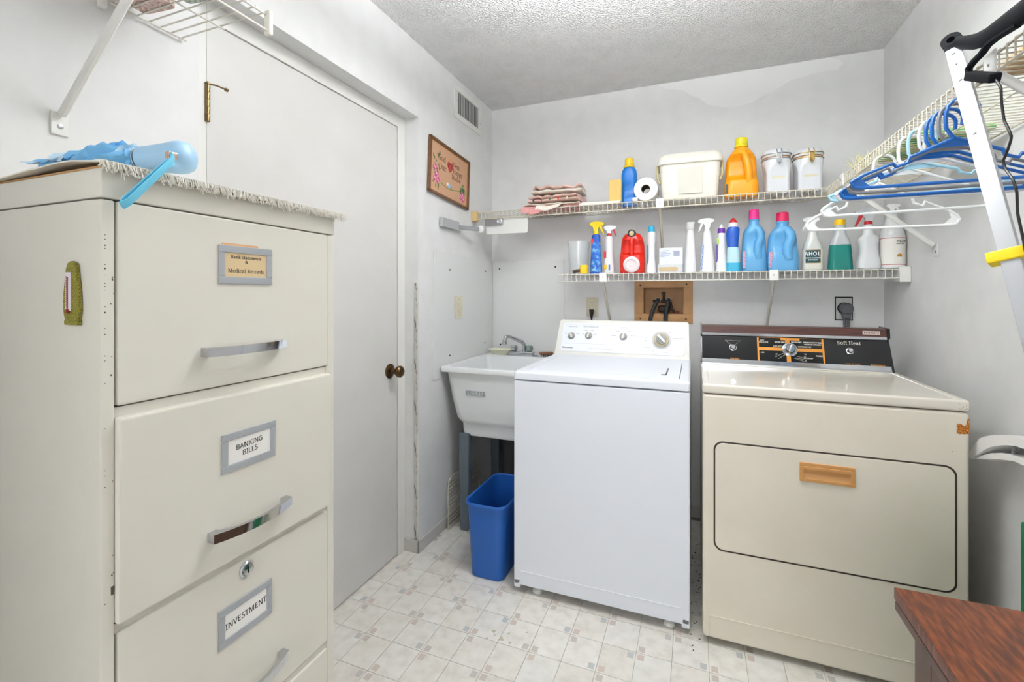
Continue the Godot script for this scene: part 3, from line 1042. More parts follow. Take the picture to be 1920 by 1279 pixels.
	b.rspan(Vector3(-0.0095, -0.021, 0.004), Vector3(0.0015, 0.026, 0.0052), 0.0005)
	obj("scale_card", b, mat("e6dce2", 0.6), th)
	b = MB.new()
	for k in 16:
		b.span(Vector3(-0.0088, -0.014 + k * 0.0023, 0.0052), Vector3(-0.0062 if k % 4 else -0.005, -0.0134 + k * 0.0023, 0.0054))
	obj("scale_marks", b, mat("8a4a5c", 0.7), th)
	b = MB.new()
	b.tube([Vector3(-0.004, -0.018, 0.0056), Vector3(-0.004, 0.02, 0.0056)], 0.0009, 6)
	b.rspan(Vector3(-0.0065, -0.024, 0.0045), Vector3(-0.0015, -0.0185, 0.007), 0.002)
	obj("red_tube", b, mat("8f1f22", 0.3), th)

# ------------------------------------------------------------------ washing machine
func tilt(y0: float, z0: float, y1: float, z1: float) -> Basis:
	var up := Vector3(0, y1 - y0, z1 - z0).normalized()
	return Basis(Vector3.RIGHT, up, Vector3.RIGHT.cross(up))

func side_prism(b: MB, poly: Array, x0: float, x1: float):
	# polygon given as (z, y), extruded along x
	var p := PackedVector2Array()
	for q in poly: p.append(Vector2(-q[0], q[1]))
	b.xf = Transform3D(Basis(Vector3(0, 0, -1), Vector3.UP, Vector3(1, 0, 0)), Vector3.ZERO)
	b.prism(p, x0, x1)
	b.xf = Transform3D.IDENTITY

func washer():
	var t := thing("washing_machine", "white top loading washing machine with a slanted dial panel", "washing machine", Vector3(0.873, 0, 0.62))
	var hw := 0.343; var zb := -0.30; var zf := 0.351
	var b := MB.new()
	b.rspan(Vector3(-hw, 0.034, zb), Vector3(hw, 0.882, zf), 0.006)
	for x in [-hw, hw - 0.03]:
		b.rspan(Vector3(x, 0.021, zb), Vector3(x + 0.03, 0.06, zf), 0.006)
	obj("cabinet_body", b, M.white, t)
	b = MB.new()
	b.rspan(Vector3(-hw + 0.012, 0.091, zf - 0.003), Vector3(hw - 0.03, 0.0945, zf + 0.0018), 0.0012)
	obj("toe_ridge", b, M.white, t)
	b = MB.new()
	var dz := (zb + zf) * 0.5
	b.loft([MB.ring(0.676, 0.642, 0.012, 0.8845, 4, 0, dz), MB.ring(0.688, 0.653, 0.012, 0.888, 4, 0, dz), MB.ring(0.688, 0.653, 0.012, 0.910, 4, 0, dz), MB.ring(0.684, 0.649, 0.012, 0.9165, 4, 0, dz), MB.ring(0.676, 0.641, 0.012, 0.9205, 4, 0, dz), MB.ring(0.668, 0.633, 0.012, 0.9215, 4, 0, dz),
		MB.ring(0.604, 0.442, 0.014, 0.9215, 4, 0.006, 0.085), MB.ring(0.602, 0.440, 0.014, 0.9205, 4, 0.006, 0.085), MB.ring(0.602, 0.440, 0.014, 0.906, 4, 0.006, 0.085)])
	obj("top_deck", b, M.white, t)
	b = MB.new()
	b.loft([MB.ring(0.596, 0.434, 0.012, 0.9065, 4, 0.006, 0.085), MB.ring(0.596, 0.434, 0.012, 0.9205, 4, 0.006, 0.085), MB.ring(0.592, 0.430, 0.011, 0.9222, 4, 0.006, 0.085)])
	obj("lid", b, M.white, t)
	b = MB.new()
	b.rspan(Vector3(0.251, 0.9215, 0.06), Vector3(0.257, 0.9230, 0.235), 0.0006)
	b.rspan(Vector3(0.236, 0.9215, 0.225), Vector3(0.257, 0.9230, 0.240), 0.0006)
	obj("lid_slot", b, M.black, t)
	var fb := MB.new()
	fb.lathe([Vector2(0.02, 0), Vector2(0.022, 0.004), Vector2(0.018, 0.014), Vector2(0.008, 0.018), Vector2(0.008, 0.045)], 14)
	var fm := fb.mesh()
	for s in [[-0.25, 0.315], [0.27, 0.315], [-0.28, -0.25], [0.28, -0.25]]:
		inst("foot", fm, M.white_plastic, t, Vector3(s[0], 0, s[1]))
	# console, slanted back
	b = MB.new()
	var zc := [-0.243, 0.925, -0.317, 1.098]   # front bottom and front top (z, y)
	b.loft([
		PackedVector3Array([Vector3(-hw + 0.003, 0.9215, -0.243), Vector3(hw - 0.008, 0.9215, -0.243), Vector3(hw - 0.008, 0.9215, -0.37), Vector3(-hw + 0.003, 0.9215, -0.37)]),
		PackedVector3Array([Vector3(-hw + 0.016, 1.092, -0.3135), Vector3(hw - 0.011, 1.092, -0.3135), Vector3(hw - 0.011, 1.092, -0.37), Vector3(-hw + 0.016, 1.092, -0.37)]),
		PackedVector3Array([Vector3(-hw + 0.022, 1.100, -0.322), Vector3(hw - 0.017, 1.100, -0.322), Vector3(hw - 0.017, 1.100, -0.364), Vector3(-hw + 0.022, 1.100, -0.364)])])
	var con := obj("console", b, mat("e3e2dc", 0.35), t)
	var bs := tilt(zc[1], zc[0], zc[3], zc[2])
	var o := Vector3(0, 0.925, -0.2425)
	b = MB.new()
	b.xf = Transform3D(bs * Basis(Vector3.RIGHT, PI / 2), o + bs * Vector3(0.002, 0.094, 0))
	b.loft([MB.ring(0.622, 0.158, 0.014, -0.001), MB.ring(0.622, 0.158, 0.014, 0.001), MB.ring(0.619, 0.155, 0.013, 0.0018)])
	obj("face_panel", b, M.white_panel, con)
	b = MB.new()
	b.xf = Transform3D(bs, o + bs * Vector3(-0.055, 0.10, 0.002))
	for p in [[-0.24, 0.062, 0.235, 0.063], [-0.24, -0.042, 0.235, -0.041]]:
		b.span(Vector3(p[0], p[1], -0.0004), Vector3(p[2], p[3], 0.0003))
	obj("printed_line", b, mat("c3c8cf", 0.5), con)
	var grey := mat("a7a9a8", 0.4)
	var pale := mat("dcd9cf", 0.4)
	for k in [[-0.256, 0.10, 0.4], [-0.163, 0.104, -0.2], [0.017, 0.104, -0.25]]:
		b = MB.new()
		b.xf = Transform3D(bs * Basis(Vector3.RIGHT, PI / 2), o + bs * Vector3(k[0], k[1], 0.002))
		b.lathe([Vector2(0.019, 0), Vector2(0.019, 0.003), Vector2(0.0165, 0.006), Vector2(0.0155, 0.012), Vector2(0.013, 0.014)], 24)
		var kn := obj("knob", b, mat("9a9a95", 0.4), con)
		b = MB.new()
		b.xf = Transform3D(bs * Basis(Vector3.BACK, k[2]), o + bs * Vector3(k[0], k[1], 0.014))
		b.rspan(Vector3(-0.0045, -0.0155, -0.002), Vector3(0.0045, 0.0155, 0.008), 0.002)
		obj("grip", b, pale, kn)
	b = MB.new()
	b.xf = Transform3D(bs * Basis(Vector3.RIGHT, PI / 2), o + bs * Vector3(0.205, 0.092, 0.002))
	b.lathe([Vector2(0.047, 0), Vector2(0.047, 0.0015), Vector2(0.040, 0.003)], 36)
	var dial := obj("dial", b, mat("c4c6ca", 0.4), con)
	b = MB.new()
	b.xf = Transform3D(bs * Basis(Vector3.RIGHT, PI / 2), o + bs * Vector3(0.205, 0.092, 0.004))
	b.lathe([Vector2(0.037, 0), Vector2(0.036, 0.010), Vector2(0.032, 0.013), Vector2(0.027, 0.013), Vector2(0.026, 0.020), Vector2(0.02, 0.022)], 32)
	obj("dial_ring", b, mat("b9b096", 0.35), dial)
	b = MB.new()
	b.xf = Transform3D(bs * Basis(Vector3.RIGHT, PI / 2), o + bs * Vector3(0.205, 0.092, 0.024))
	b.lathe([Vector2(0.0245, 0), Vector2(0.0245, 0.002), Vector2(0.023, 0.003)], 28)
	obj("dial_cap", b, mat("7d7d7a", 0.35), dial)
	b = MB.new()
	b.xf = Transform3D(bs * Basis(Vector3.BACK, 0.75), o + bs * Vector3(0.205, 0.092, 0.024))
	b.rspan(Vector3(-0.006, -0.026, -0.004), Vector3(0.006, 0.026, 0.012), 0.003)
	obj("dial_grip", b, M.bottle_white, dial)
	b = MB.new()
	for k in 28:
		var a := TAU * k / 28
		b.xf = Transform3D(bs * Basis(Vector3.BACK, a), o + bs * Vector3(0.205, 0.092, 0.0036))
		b.span(Vector3(-0.0006, 0.041, -0.001), Vector3(0.0006, 0.046, 0.0004))
	obj("dial_marks", b, mat("7b7d82", 0.6), dial)
	var pr := mat("5e6066", 0.7)
	for s in [["WATER LEVEL", -0.25, 0.152], ["WATER TEMPERATURE", -0.155, 0.152], ["OPTIONS", 0.017, 0.152]]:
		words(s[0], 0.0058, Transform3D(bs, o + bs * Vector3(s[1], s[2], 0.0019)), pr, con)
	for s in [["LOW", -0.288, 0.112], ["HIGH", -0.222, 0.112], ["HOT", -0.192, 0.112], ["WARM", -0.178, 0.133], ["WARM", -0.145, 0.133], ["COLD", -0.13, 0.112], ["RINSE", -0.012, 0.132], ["RINSE", 0.045, 0.132], ["NORMAL", -0.032, 0.108], ["DELICATE", 0.066, 0.110], ["COTTON STURDY", 0.115, 0.104], ["SPIN", 0.13, 0.088], ["PERMANENT PRESS", 0.285, 0.104], ["KNIT", 0.245, 0.135], ["PRE-SOAK", 0.135, 0.052], ["OFF", 0.165, 0.032], ["RINSE", 0.228, 0.030]]:
		words(s[0], 0.0045, Transform3D(bs, o + bs * Vector3(s[1], s[2], 0.0019)), pr, con)
	words("Kenmore", 0.0095, Transform3D(bs, o + bs * Vector3(-0.272, 0.035, 0.0019)), M.black, con, "Droid Sans", true, true)
	words("HEAVY DUTY   TWO SPEED   AUTOMATIC WASHER", 0.004, Transform3D(bs, o + bs * Vector3(-0.10, 0.033, 0.0019)), mat("9a9ca2", 0.7), con)

# ------------------------------------------------------------------ dryer
func dryer():
	var t := thing("clothes_dryer", "almond clothes dryer with a black control panel and rust spot", "dryer", Vector3(1.6265, 0, 0.65))
	var hw := 0.3685; var zb := -0.33; var zf := 0.336
	var b := MB.new()
	b.rspan(Vector3(-hw, 0.022, zb), Vector3(hw, 0.8855, zf), 0.010, 3)
	obj("cabinet_body", b, M.almond, t)
	b = MB.new()
	b.rspan(Vector3(-hw - 0.001, 0.8885, zb), Vector3(hw + 0.001, 0.9225, zf + 0.002), 0.008, 3)
	obj("top_panel", b, M.almond_top, t)
	b = MB.new()
	b.rspan(Vector3(-hw + 0.022, 0.9215, -0.165), Vector3(-hw + 0.03, 0.9245, 0.32), 0.0012)
	b.rspan(Vector3(hw - 0.03, 0.9215, -0.165), Vector3(hw - 0.022, 0.9245, 0.32), 0.0012)
	b.rspan(Vector3(-hw + 0.022, 0.9215, -0.173), Vector3(hw - 0.022, 0.9245, -0.165), 0.0012)
	obj("top_rim", b, M.almond_top, t)
	b = MB.new()
	b.rspan(Vector3(0.08, 0.9225, -0.14), Vector3(0.30, 0.9245, -0.115), 0.0008)
	obj("lint_door", b, M.almond, t)
	var dr := Basis(Vector3.RIGHT, PI / 2)
	var dc := Vector3(0.003, 0.530, zf)
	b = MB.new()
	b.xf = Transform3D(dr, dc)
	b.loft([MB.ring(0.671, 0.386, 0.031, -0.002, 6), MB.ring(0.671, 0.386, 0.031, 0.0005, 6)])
	obj("door_gap_ring", b, M.gap, t)  # dark ring that draws the gap line around the door
	# door skin with a hole for the pull: frame of four loops
	b = MB.new()
	b.xf = Transform3D(dr, dc)
	b.loft([MB.ring(0.660, 0.375, 0.027, -0.001, 6), MB.ring(0.660, 0.375, 0.027, 0.001, 6), MB.ring(0.657, 0.372, 0.025, 0.0022, 6)])
	var door := obj("door", b, M.almond, t)
	var hp := Vector3(1.632 - 1.6265, 0.653, zf + 0.0025)
	b = MB.new()
	b.rspan(hp + Vector3(-0.077, 0.018, -0.001), hp + Vector3(0.077, 0.031, 0.006), 0.0015)
	b.rspan(hp + Vector3(-0.077, -0.031, -0.001), hp + Vector3(0.077, -0.020, 0.006), 0.0015)
	b.rspan(hp + Vector3(-0.077, -0.02, -0.001), hp + Vector3(-0.064, 0.018, 0.006), 0.0015)
	b.rspan(hp + Vector3(0.064, -0.02, -0.001), hp + Vector3(0.077, 0.018, 0.006), 0.0015)
	b.span(hp + Vector3(-0.066, -0.022, -0.0008), hp + Vector3(0.066, 0.02, 0.0004))
	b.quad(hp + Vector3(-0.064, -0.02, 0.0045), hp + Vector3(0.064, -0.02, 0.0045), hp + Vector3(0.064, -0.004, 0.0005), hp + Vector3(-0.064, -0.004, 0.0005))
	b.rspan(hp + Vector3(-0.066, 0.009, 0.0005), hp + Vector3(0.066, 0.02, 0.0085), 0.0015)
	obj("pull_handle", b, mat("c8935a", 0.35), door)
	b = MB.new()
	b.rspan(Vector3(-hw + 0.022, 0.1005, zf - 0.003), Vector3(hw - 0.02, 0.104, zf + 0.0018), 0.0012)
	b.rspan(Vector3(-hw + 0.021, 0.03, zf - 0.003), Vector3(-hw + 0.0245, 0.1005, zf + 0.0018), 0.0012)
	obj("toe_ridge", b, M.almond, t)
	# rust where the paint came off
	b = MB.new()
	b.prism(PackedVector2Array([Vector2(0.337, 0.822), Vector2(0.344, 0.820), Vector2(0.366, 0.823), Vector2(0.3672, 0.868), Vector2(0.362, 0.866), Vector2(0.360, 0.852), Vector2(0.3535, 0.845), Vector2(0.349, 0.85), Vector2(0.343, 0.852), Vector2(0.337, 0.849)]), zf - 0.003, zf + 0.0004)
	b.span(Vector3(hw - 0.006, 0.824, zf - 0.02), Vector3(hw + 0.0004, 0.868, zf - 0.009))
	obj("rust_patch", b, M.rust, t)
	b = MB.new()
	for k in 9:
		var y := rng.randf_range(0.872, 0.915)
		var x := rng.randf_range(0.34, 0.362)
		var s := rng.randf_range(0.0005, 0.0011)
		b.span(Vector3(x - s, y - s, zf + 0.0005), Vector3(x + s, y + s, zf + 0.0024))
	b.span(Vector3(0.326, 0.765, zf - 0.001), Vector3(0.3278, 0.7668, zf + 0.0005))
	b.span(Vector3(-0.302, 0.338, zf), Vector3(-0.296, 0.343, zf + 0.0022))
	var ch := obj("rust_specks", b, mat("6b4424", 0.9), t)
	ch.set_meta("kind", "stuff")
	var fb := MB.new()
	fb.lathe([Vector2(0.02, 0), Vector2(0.022, 0.004), Vector2(0.018, 0.016), Vector2(0.008, 0.02), Vector2(0.008, 0.03)], 14)
	var fm := fb.mesh()
	for s in [[-0.28, 0.28], [0.28, 0.28], [-0.28, -0.26], [0.28, -0.26]]:
		inst("foot", fm, M.black, t, Vector3(s[0], 0, s[1]))
	# control panel
	b = MB.new()
	var x0 := -0.362; var x1 := 0.349
	side_prism(b, [[-0.195, 0.9225], [-0.262, 1.086], [-0.33, 1.086], [-0.33, 0.9225]], x0, x1)
	var con := obj("console", b, M.black, t)
	for s in [[x0 - 0.006, x0], [x1, x1 + 0.010]]:
		b = MB.new()
		side_prism(b, [[-0.19, 0.9225], [-0.255, 1.05], [-0.238, 1.055], [-0.242, 1.096], [-0.335, 1.100], [-0.335, 0.9225]], s[0], s[1])
		obj("end_cap", b, M.gloss_black, con)
	b = MB.new()
	side_prism(b, [[-0.244, 1.058], [-0.25, 1.094], [-0.30, 1.096], [-0.30, 1.058]], x0, x1)
	obj("woodgrain_trim", b, M.woodgrain, con)
	b = MB.new()
	side_prism(b, [[-0.240, 1.050], [-0.242, 1.061], [-0.28, 1.061], [-0.28, 1.050]], x0, x1)
	obj("chrome_strip", b, M.chrome, con)
	b = MB.new()
	side_prism(b, [[-0.188, 0.927], [-0.196, 0.945], [-0.21, 0.945], [-0.21, 0.927]], x0, x1)
	obj("chrome_strip", b, M.chrome, con)
	b = MB.new()
	side_prism(b, [[-0.18, 0.923], [-0.182, 0.927], [-0.21, 0.927], [-0.21, 0.923]], x0, x1)
	obj("chrome_strip", b, M.steel, con)
	var bs := tilt(0.9225, -0.195, 1.086, -0.262)
	var o := Vector3(0, 0.9225, -0.195)
	b = MB.new()
	b.xf = Transform3D(bs, o)
	b.span(Vector3(x0, 0.0, -0.004), Vector3(x1, 0.14, 0.0005))
	obj("face_panel", b, M.gloss_black, con)
	# orange framed timer chart
	var gold := mat("c98425", 0.4)
	b = MB.new()
	b.xf = Transform3D(bs, o)
	b.span(Vector3(-0.132, 0.022, 0), Vector3(-0.125, 0.132, 0.0009))
	b.span(Vector3(0.117, 0.022, 0), Vector3(0.124, 0.132, 0.0009))
	b.span(Vector3(-0.125, 0.072, 0), Vector3(0.117, 0.087, 0.0009))
	b.span(Vector3(-0.038, 0.122, 0), Vector3(0.035, 0.132, 0.0009))
	b.span(Vector3(-0.021, 0.105, 0), Vector3(-0.004, 0.124, 0.0009))
	b.span(Vector3(-0.019, 0.022, 0), Vector3(-0.003, 0.055, 0.0009))
	b.span(Vector3(-0.125, 0.131, 0), Vector3(0.117, 0.1325, 0.0007))
	obj("timer_chart", b, gold, con)
	b = MB.new()
	b.xf = Transform3D(bs, o)
	for p in [[-0.052, 0.050, -0.03, 0.062], [-0.052, 0.036, -0.025, 0.055], [0.02, 0.05, 0.045, 0.045], [0.016, 0.043, 0.045, 0.037], [0.008, 0.042, 0.045, 0.029]]:
		b.tube([Vector3(p[0], p[1], 0.0006), Vector3(p[2], p[3], 0.0006)], 0.0007, 4)
	b.tube([Vector3(-0.264, 0.113, 0.0006), Vector3(-0.198, 0.113, 0.0006), Vector3(-0.226, 0.09, 0.0006)], 0.0006, 4)
	b.tube([Vector3(-0.264, 0.113, 0.0006), Vector3(-0.236, 0.09, 0.0006)], 0.0006, 4)
	obj("printed_lines", b, mat("c9c4b8", 0.6), con)
	var wht := mat("d8d4c8", 0.6)
	for s in [["KNIT", -0.112, 0.119], ["DELICATE", -0.106, 0.110], ["PERMANENT PRESS", 0.083, 0.114], ["COTTON STURDY", 0.083, 0.105], ["AIR", -0.112, 0.062], ["TIMED", 0.104, 0.055], ["MORE DRY", -0.042, 0.112], ["MORE DRY", 0.022, 0.114], ["NORMAL DRY", 0.052, 0.094], ["TOUCH UP", 0.06, 0.043], ["LESS DRY", -0.052, 0.094]]:
		words(s[0], 0.0058, Transform3D(bs, o + bs * Vector3(s[1], s[2], 0.0008)), wht, con, "Droid Sans", false, true)
	for s in [["10", -0.058, 0.057], ["20", -0.06, 0.047], ["70", 0.052, 0.061], ["50", 0.05, 0.05], ["30", 0.052, 0.032]]:
		words(s[0], 0.0055, Transform3D(bs, o + bs * Vector3(s[1], s[2], 0.0008)), wht, con)
	words("Soft Heat", 0.014, Transform3D(bs, o + bs * Vector3(0.216, 0.118, 0.0008)), wht, con, "Droid Serif", true)
	words("PUSH TO START", 0.0055, Transform3D(bs, o + bs * Vector3(0.222, 0.027, 0.0008)), gold, con)
	words("Kenmore", 0.008, Transform3D(bs, o + bs * Vector3(0.307, 0.027, 0.0008)), gold, con, "Droid Sans", false, true)
	words("SIGNAL", 0.008, Transform3D(bs, o + bs * Vector3(-0.224, 0.027, 0.0008)), gold, con, "Droid Sans", false, true)
	b = MB.new()
	b.rspan(Vector3(0.266, 1.070, -0.248), Vector3(0.326, 1.085, -0.2435), 0.001)
	obj("name_plate", b, mat("d9cdc6", 0.4), con)
	words("Kenmore", 0.009, Transform3D(Basis.IDENTITY, Vector3(0.296, 1.0775, -0.2433)), mat("5c2a26", 0.6), con, "Droid Sans", false, true)
	# knobs
	b = MB.new()
	b.xf = Transform3D(bs * Basis(Vector3.RIGHT, PI / 2), o + bs * Vector3(-0.005, 0.079, 0.0))
	b.lathe([Vector2(0.030, 0), Vector2(0.030, 0.004), Vector2(0.025, 0.006), Vector2(0.0245, 0.004), Vector2(0.021, 0.004), Vector2(0.019, 0.024), Vector2(0.016, 0.027)], 32)
	var kn := obj("timer_knob", b, M.chrome, con)
	b = MB.new()
	b.xf = Transform3D(bs * Basis(Vector3.BACK, -0.35), o + bs * Vector3(-0.005, 0.079, 0.027))
	b.rspan(Vector3(-0.0035, -0.017, -0.003), Vector3(0.0035, 0.017, 0.004), 0.001)
	obj("grip", b, M.steel, kn)
	for k in [[-0.231, 0.08, 0.013], [0.216, 0.083, 0.011]]:
		b = MB.new()
		b.xf = Transform3D(bs * Basis(Vector3.RIGHT, PI / 2), o + bs * Vector3(k[0], k[1], 0.0))
		b.lathe([Vector2(k[2] + 0.003, 0), Vector2(k[2] + 0.003, 0.002), Vector2(k[2], 0.003), Vector2(k[2] - 0.001, 0.016), Vector2(k[2] - 0.004, 0.019)], 24)
		obj("knob", b, M.chrome, con)

# ------------------------------------------------------------------ utility sink
func sink():
	var t := thing("utility_sink", "white floor standing utility sink beside the washing machine", "sink", Vector3(0.266, 0, 0.37))
	var b := MB.new()
	var r := []
	# outside, from the bottom up, over the rim and down inside
	r.append(MB.ring(0.375, 0.45, 0.05, 0.565, 5, 0.01))
	r.append(MB.ring(0.405, 0.49, 0.06, 0.572, 5, 0.008))
	r.append(MB.ring(0.428, 0.515, 0.06, 0.595, 5, 0.006))
	r.append(MB.ring(0.452, 0.55, 0.045, 0.70, 5, 0.004))
	r.append(MB.ring(0.474, 0.585, 0.03, 0.835, 5, 0.002))
	r.append(MB.ring(0.478, 0.59, 0.03, 0.8405, 5))
	r.append(MB.ring(0.512, 0.622, 0.012, 0.8405, 5))
	r.append(MB.ring(0.516, 0.626, 0.014, 0.844, 5))
	r.append(MB.ring(0.516, 0.626, 0.014, 0.862, 5))
	r.append(MB.ring(0.508, 0.618, 0.012, 0.867, 5))
	r.append(MB.ring(0.452, 0.49, 0.03, 0.867, 5, 0, 0.045))
	r.append(MB.ring(0.446, 0.484, 0.03, 0.863, 5, 0, 0.045))
	r.append(MB.ring(0.425, 0.455, 0.04, 0.75, 5, 0, 0.045))
	r.append(MB.ring(0.39, 0.42, 0.05, 0.61, 5, 0, 0.045))
	r.append(MB.ring(0.34, 0.37, 0.06, 0.585, 5, 0, 0.045))
	b.loft(r)
	obj("basin", b, M.sink, t)
	b = MB.new()
	r = [MB.ring(0.372, 0.43, 0.02, 0.497, 5, 0.015), MB.ring(0.382, 0.442, 0.028, 0.503, 5, 0.015), MB.ring(0.386, 0.446, 0.03, 0.52, 5, 0.015), MB.ring(0.388, 0.45, 0.03, 0.568, 5, 0.012)]
	b.loft(r)
	obj("skirt", b, M.sink, t)
	var lb := MB.new()
	lb.loft([MB.ring(0.042, 0.030, 0.004, 0.0), MB.ring(0.048, 0.034, 0.005, 0.02), MB.ring(0.062, 0.045, 0.006, 0.51)])
	lb.loft([MB.ring(0.044, 0.032, 0.004, 0.0), MB.ring(0.046, 0.034, 0.004, 0.012)])
	var lm := lb.mesh()
	for s in [[-0.16, 0.215], [0.168, 0.2], [-0.16, -0.19], [0.17, -0.19]]:
		inst("leg", lm, M.leg, t, Vector3(s[0], 0, s[1]))
	b = MB.new()
	b.tube([Vector3(0.02, 0.50, 0.05), Vector3(0.02, 0.30, 0.05), Vector3(0.03, 0.23, 0.02), Vector3(0.05, 0.22, -0.08), Vector3(0.05, 0.27, -0.18), Vector3(0.05, 0.30, -0.36)], 0.028, 12)
	b.rspan(Vector3(-0.02, 0.22, 0.0), Vector3(0.09, 0.50, 0.09), 0.03)
	obj("drain_trap", b, M.black, t)
	b = MB.new()
	for p in [[-0.056, 0.018, 0.056, 0.021], [-0.056, -0.021, 0.056, -0.018]]:
		b.span(Vector3(p[0], p[1], 0), Vector3(p[2], p[3], 0.0012))
	for p in [[-0.056, -0.053], [0.053, 0.056]]:
		b.span(Vector3(p[0], -0.021, 0), Vector3(p[1], 0.021, 0.0012))
	var em := obj("emblem", b, mat("a9adb0", 0.5), t)
	var zr := 0.2815
	em.position = Vector3(-0.07, 0.735, zr)
	em.rotation.x = 0.13
	em.scale = Vector3(0.92, 0.62, 1)
	words("MUSTEE", 0.022, Transform3D(Basis(Vector3.RIGHT, 0.13), Vector3(-0.07, 0.735, zr)), mat("9ea3a6", 0.5), t, "Droid Sans", false, true)
	# faucet on the back ledge
	b = MB.new()
	b.rspan(Vector3(-0.094, 0.867, -0.275), Vector3(0.062, 0.893, -0.225), 0.006)
	var fa := obj("faucet", b, M.chrome, t)
	b = MB.new()
	b.tube([Vector3(0.0, 0.89, -0.25), Vector3(0.0, 0.935, -0.25), Vector3(-0.008, 0.952, -0.235), Vector3(-0.035, 0.972, -0.19), Vector3(-0.062, 0.99, -0.145), Vector3(-0.072, 0.986, -0.13), Vector3(-0.076, 0.965, -0.124)], 0.0115, 12)
	b.xf = Transform3D(Basis.IDENTITY, Vector3(-0.077, 0.945, -0.123))
	b.lathe([Vector2(0.013, 0), Vector2(0.0165, 0.002), Vector2(0.0165, 0.008), Vector2(0.012, 0.012), Vector2(0.012, 0.024)], 18)
	obj("spout", b, M.chrome, fa)
	for x in [-0.066, 0.034]:
		b = MB.new()
		b.xf = Transform3D(Basis.IDENTITY, Vector3(x, 0.892, -0.25))
		var ps := []
		for y in [[0.010, 0.0], [0.016, 0.004], [0.021, 0.01], [0.021, 0.03], [0.018, 0.036]]:
			var q := PackedVector3Array()
			for k in 24:
				var a := TAU * k / 24
				var rr: float = y[0] * (1.0 + 0.09 * cos(a * 6))
				q.append(Vector3(cos(a) * rr, y[1], -sin(a) * rr))
			ps.append(q)
		b.loft(ps)
		obj("tap_handle", b, M.chrome if x < 0 else mat("9fb0a8", 0.2, 0.6), fa)

	t = thing("soap_dish", "cream soap dish on the back ledge of the utility sink", "soap dish", Vector3(0.108, 0.867, 0.103))
	b = MB.new()
	b.loft([MB.ring(0.10, 0.055, 0.015, 0.0, 4), MB.ring(0.105, 0.06, 0.016, 0.004, 4), MB.ring(0.14, 0.085, 0.02, 0.026, 4), MB.ring(0.152, 0.092, 0.02, 0.028, 4), MB.ring(0.152, 0.092, 0.02, 0.033, 4), MB.ring(0.136, 0.078, 0.018, 0.033, 4), MB.ring(0.10, 0.05, 0.015, 0.012, 4)])
	obj("dish", b, mat("dcd9c3", 0.35), t)
	t = thing("scrub_brush", "small brown wooden scrub brush on the sink ledge beside the faucet", "brush", Vector3(0.405, 0.867, 0.115), 0.5)
	b = MB.new()
	b.rspan(Vector3(-0.04, 0.012, -0.018), Vector3(0.04, 0.028, 0.018), 0.005)
	obj("block", b, mat("80573f", 0.7), t)
	b = MB.new()
	for k in 90:
		var x := rng.randf_range(-0.036, 0.036)
		var z := rng.randf_range(-0.014, 0.014)
		b.tube([Vector3(x, 0.013, z), Vector3(x + rng.randf_range(-0.003, 0.003), 0.0, z + rng.randf_range(-0.003, 0.003))], 0.0008, 3)
	var st := obj("bristles", b, mat("3b2a20", 0.9), t)
	st.set_meta("kind", "stuff")
	t = thing("sink_strainer", "thin wire strainer lying next to the scrub brush", "strainer", Vector3(0.345, 0.867, 0.13))
	b = MB.new()
	for k in 4:
		var q := []
		for i in 16:
			var a := TAU * i / 16
			q.append(Vector3(cos(a) * (0.024 - k * 0.006), 0.002 + k * 0.0015, sin(a) * (0.024 - k * 0.006)))
		b.tube(q, 0.0012, 4, true)
	b.tube([Vector3(-0.024, 0.003, 0), Vector3(0.024, 0.003, 0)], 0.0012, 4)
	b.tube([Vector3(0, 0.003, -0.024), Vector3(0, 0.003, 0.024)], 0.0012, 4)
	obj("mesh_rings", b, M.steel, t)

func bin_and_rack():
	var t := thing("waste_bin", "tall blue plastic waste bin between sink and washing machine", "waste bin", Vector3(0.386, 0, 0.785))
	var b := MB.new()
	var r := [
		MB.ring(0.148, 0.30, 0.03, 0.0, 6), MB.ring(0.156, 0.308, 0.034, 0.004, 6), MB.ring(0.184, 0.35, 0.045, 0.315, 6),
		MB.ring(0.186, 0.352, 0.045, 0.318, 6), MB.ring(0.200, 0.366, 0.05, 0.319, 6), MB.ring(0.203, 0.369, 0.052, 0.324, 6), MB.ring(0.202, 0.368, 0.052, 0.331, 6), MB.ring(0.197, 0.363, 0.05, 0.334, 6),
		MB.ring(0.190, 0.356, 0.048, 0.333, 6), MB.ring(0.182, 0.348, 0.045, 0.328, 6), MB.ring(0.152, 0.304, 0.032, 0.008, 6)]
	b.loft(r)
	obj("bucket", b, M.blue_bin, t)
	# wire rack leaning on the wall under the sink
	t = thing("wire_rack", "cream wire rack leaning on the wall under the utility sink", "rack", Vector3(0.03, 0, 0.45))
	t.rotation.z = 0.06
	var P := func(u: float, y: float) -> Vector3: return Vector3(0, y, u)
	b = MB.new()
	b.tube([P.call(0.175, 0.005), P.call(0.182, 0.015), P.call(0.165, 0.20), P.call(0.15, 0.245), P.call(0.12, 0.26), P.call(-0.19, 0.26), P.call(-0.205, 0.24), P.call(-0.205, 0.01), P.call(-0.2, 0.004)], 0.0032, 8, true)
	obj("rim", b, M.wire, t)
	for k in 13:
		b = MB.new()
		var y := 0.018 + k * 0.0185
		b.tube([P.call(0.181 - y * 0.085, y), P.call(-0.203, y)], 0.0022, 6)
		obj("wire", b, M.wire, t)

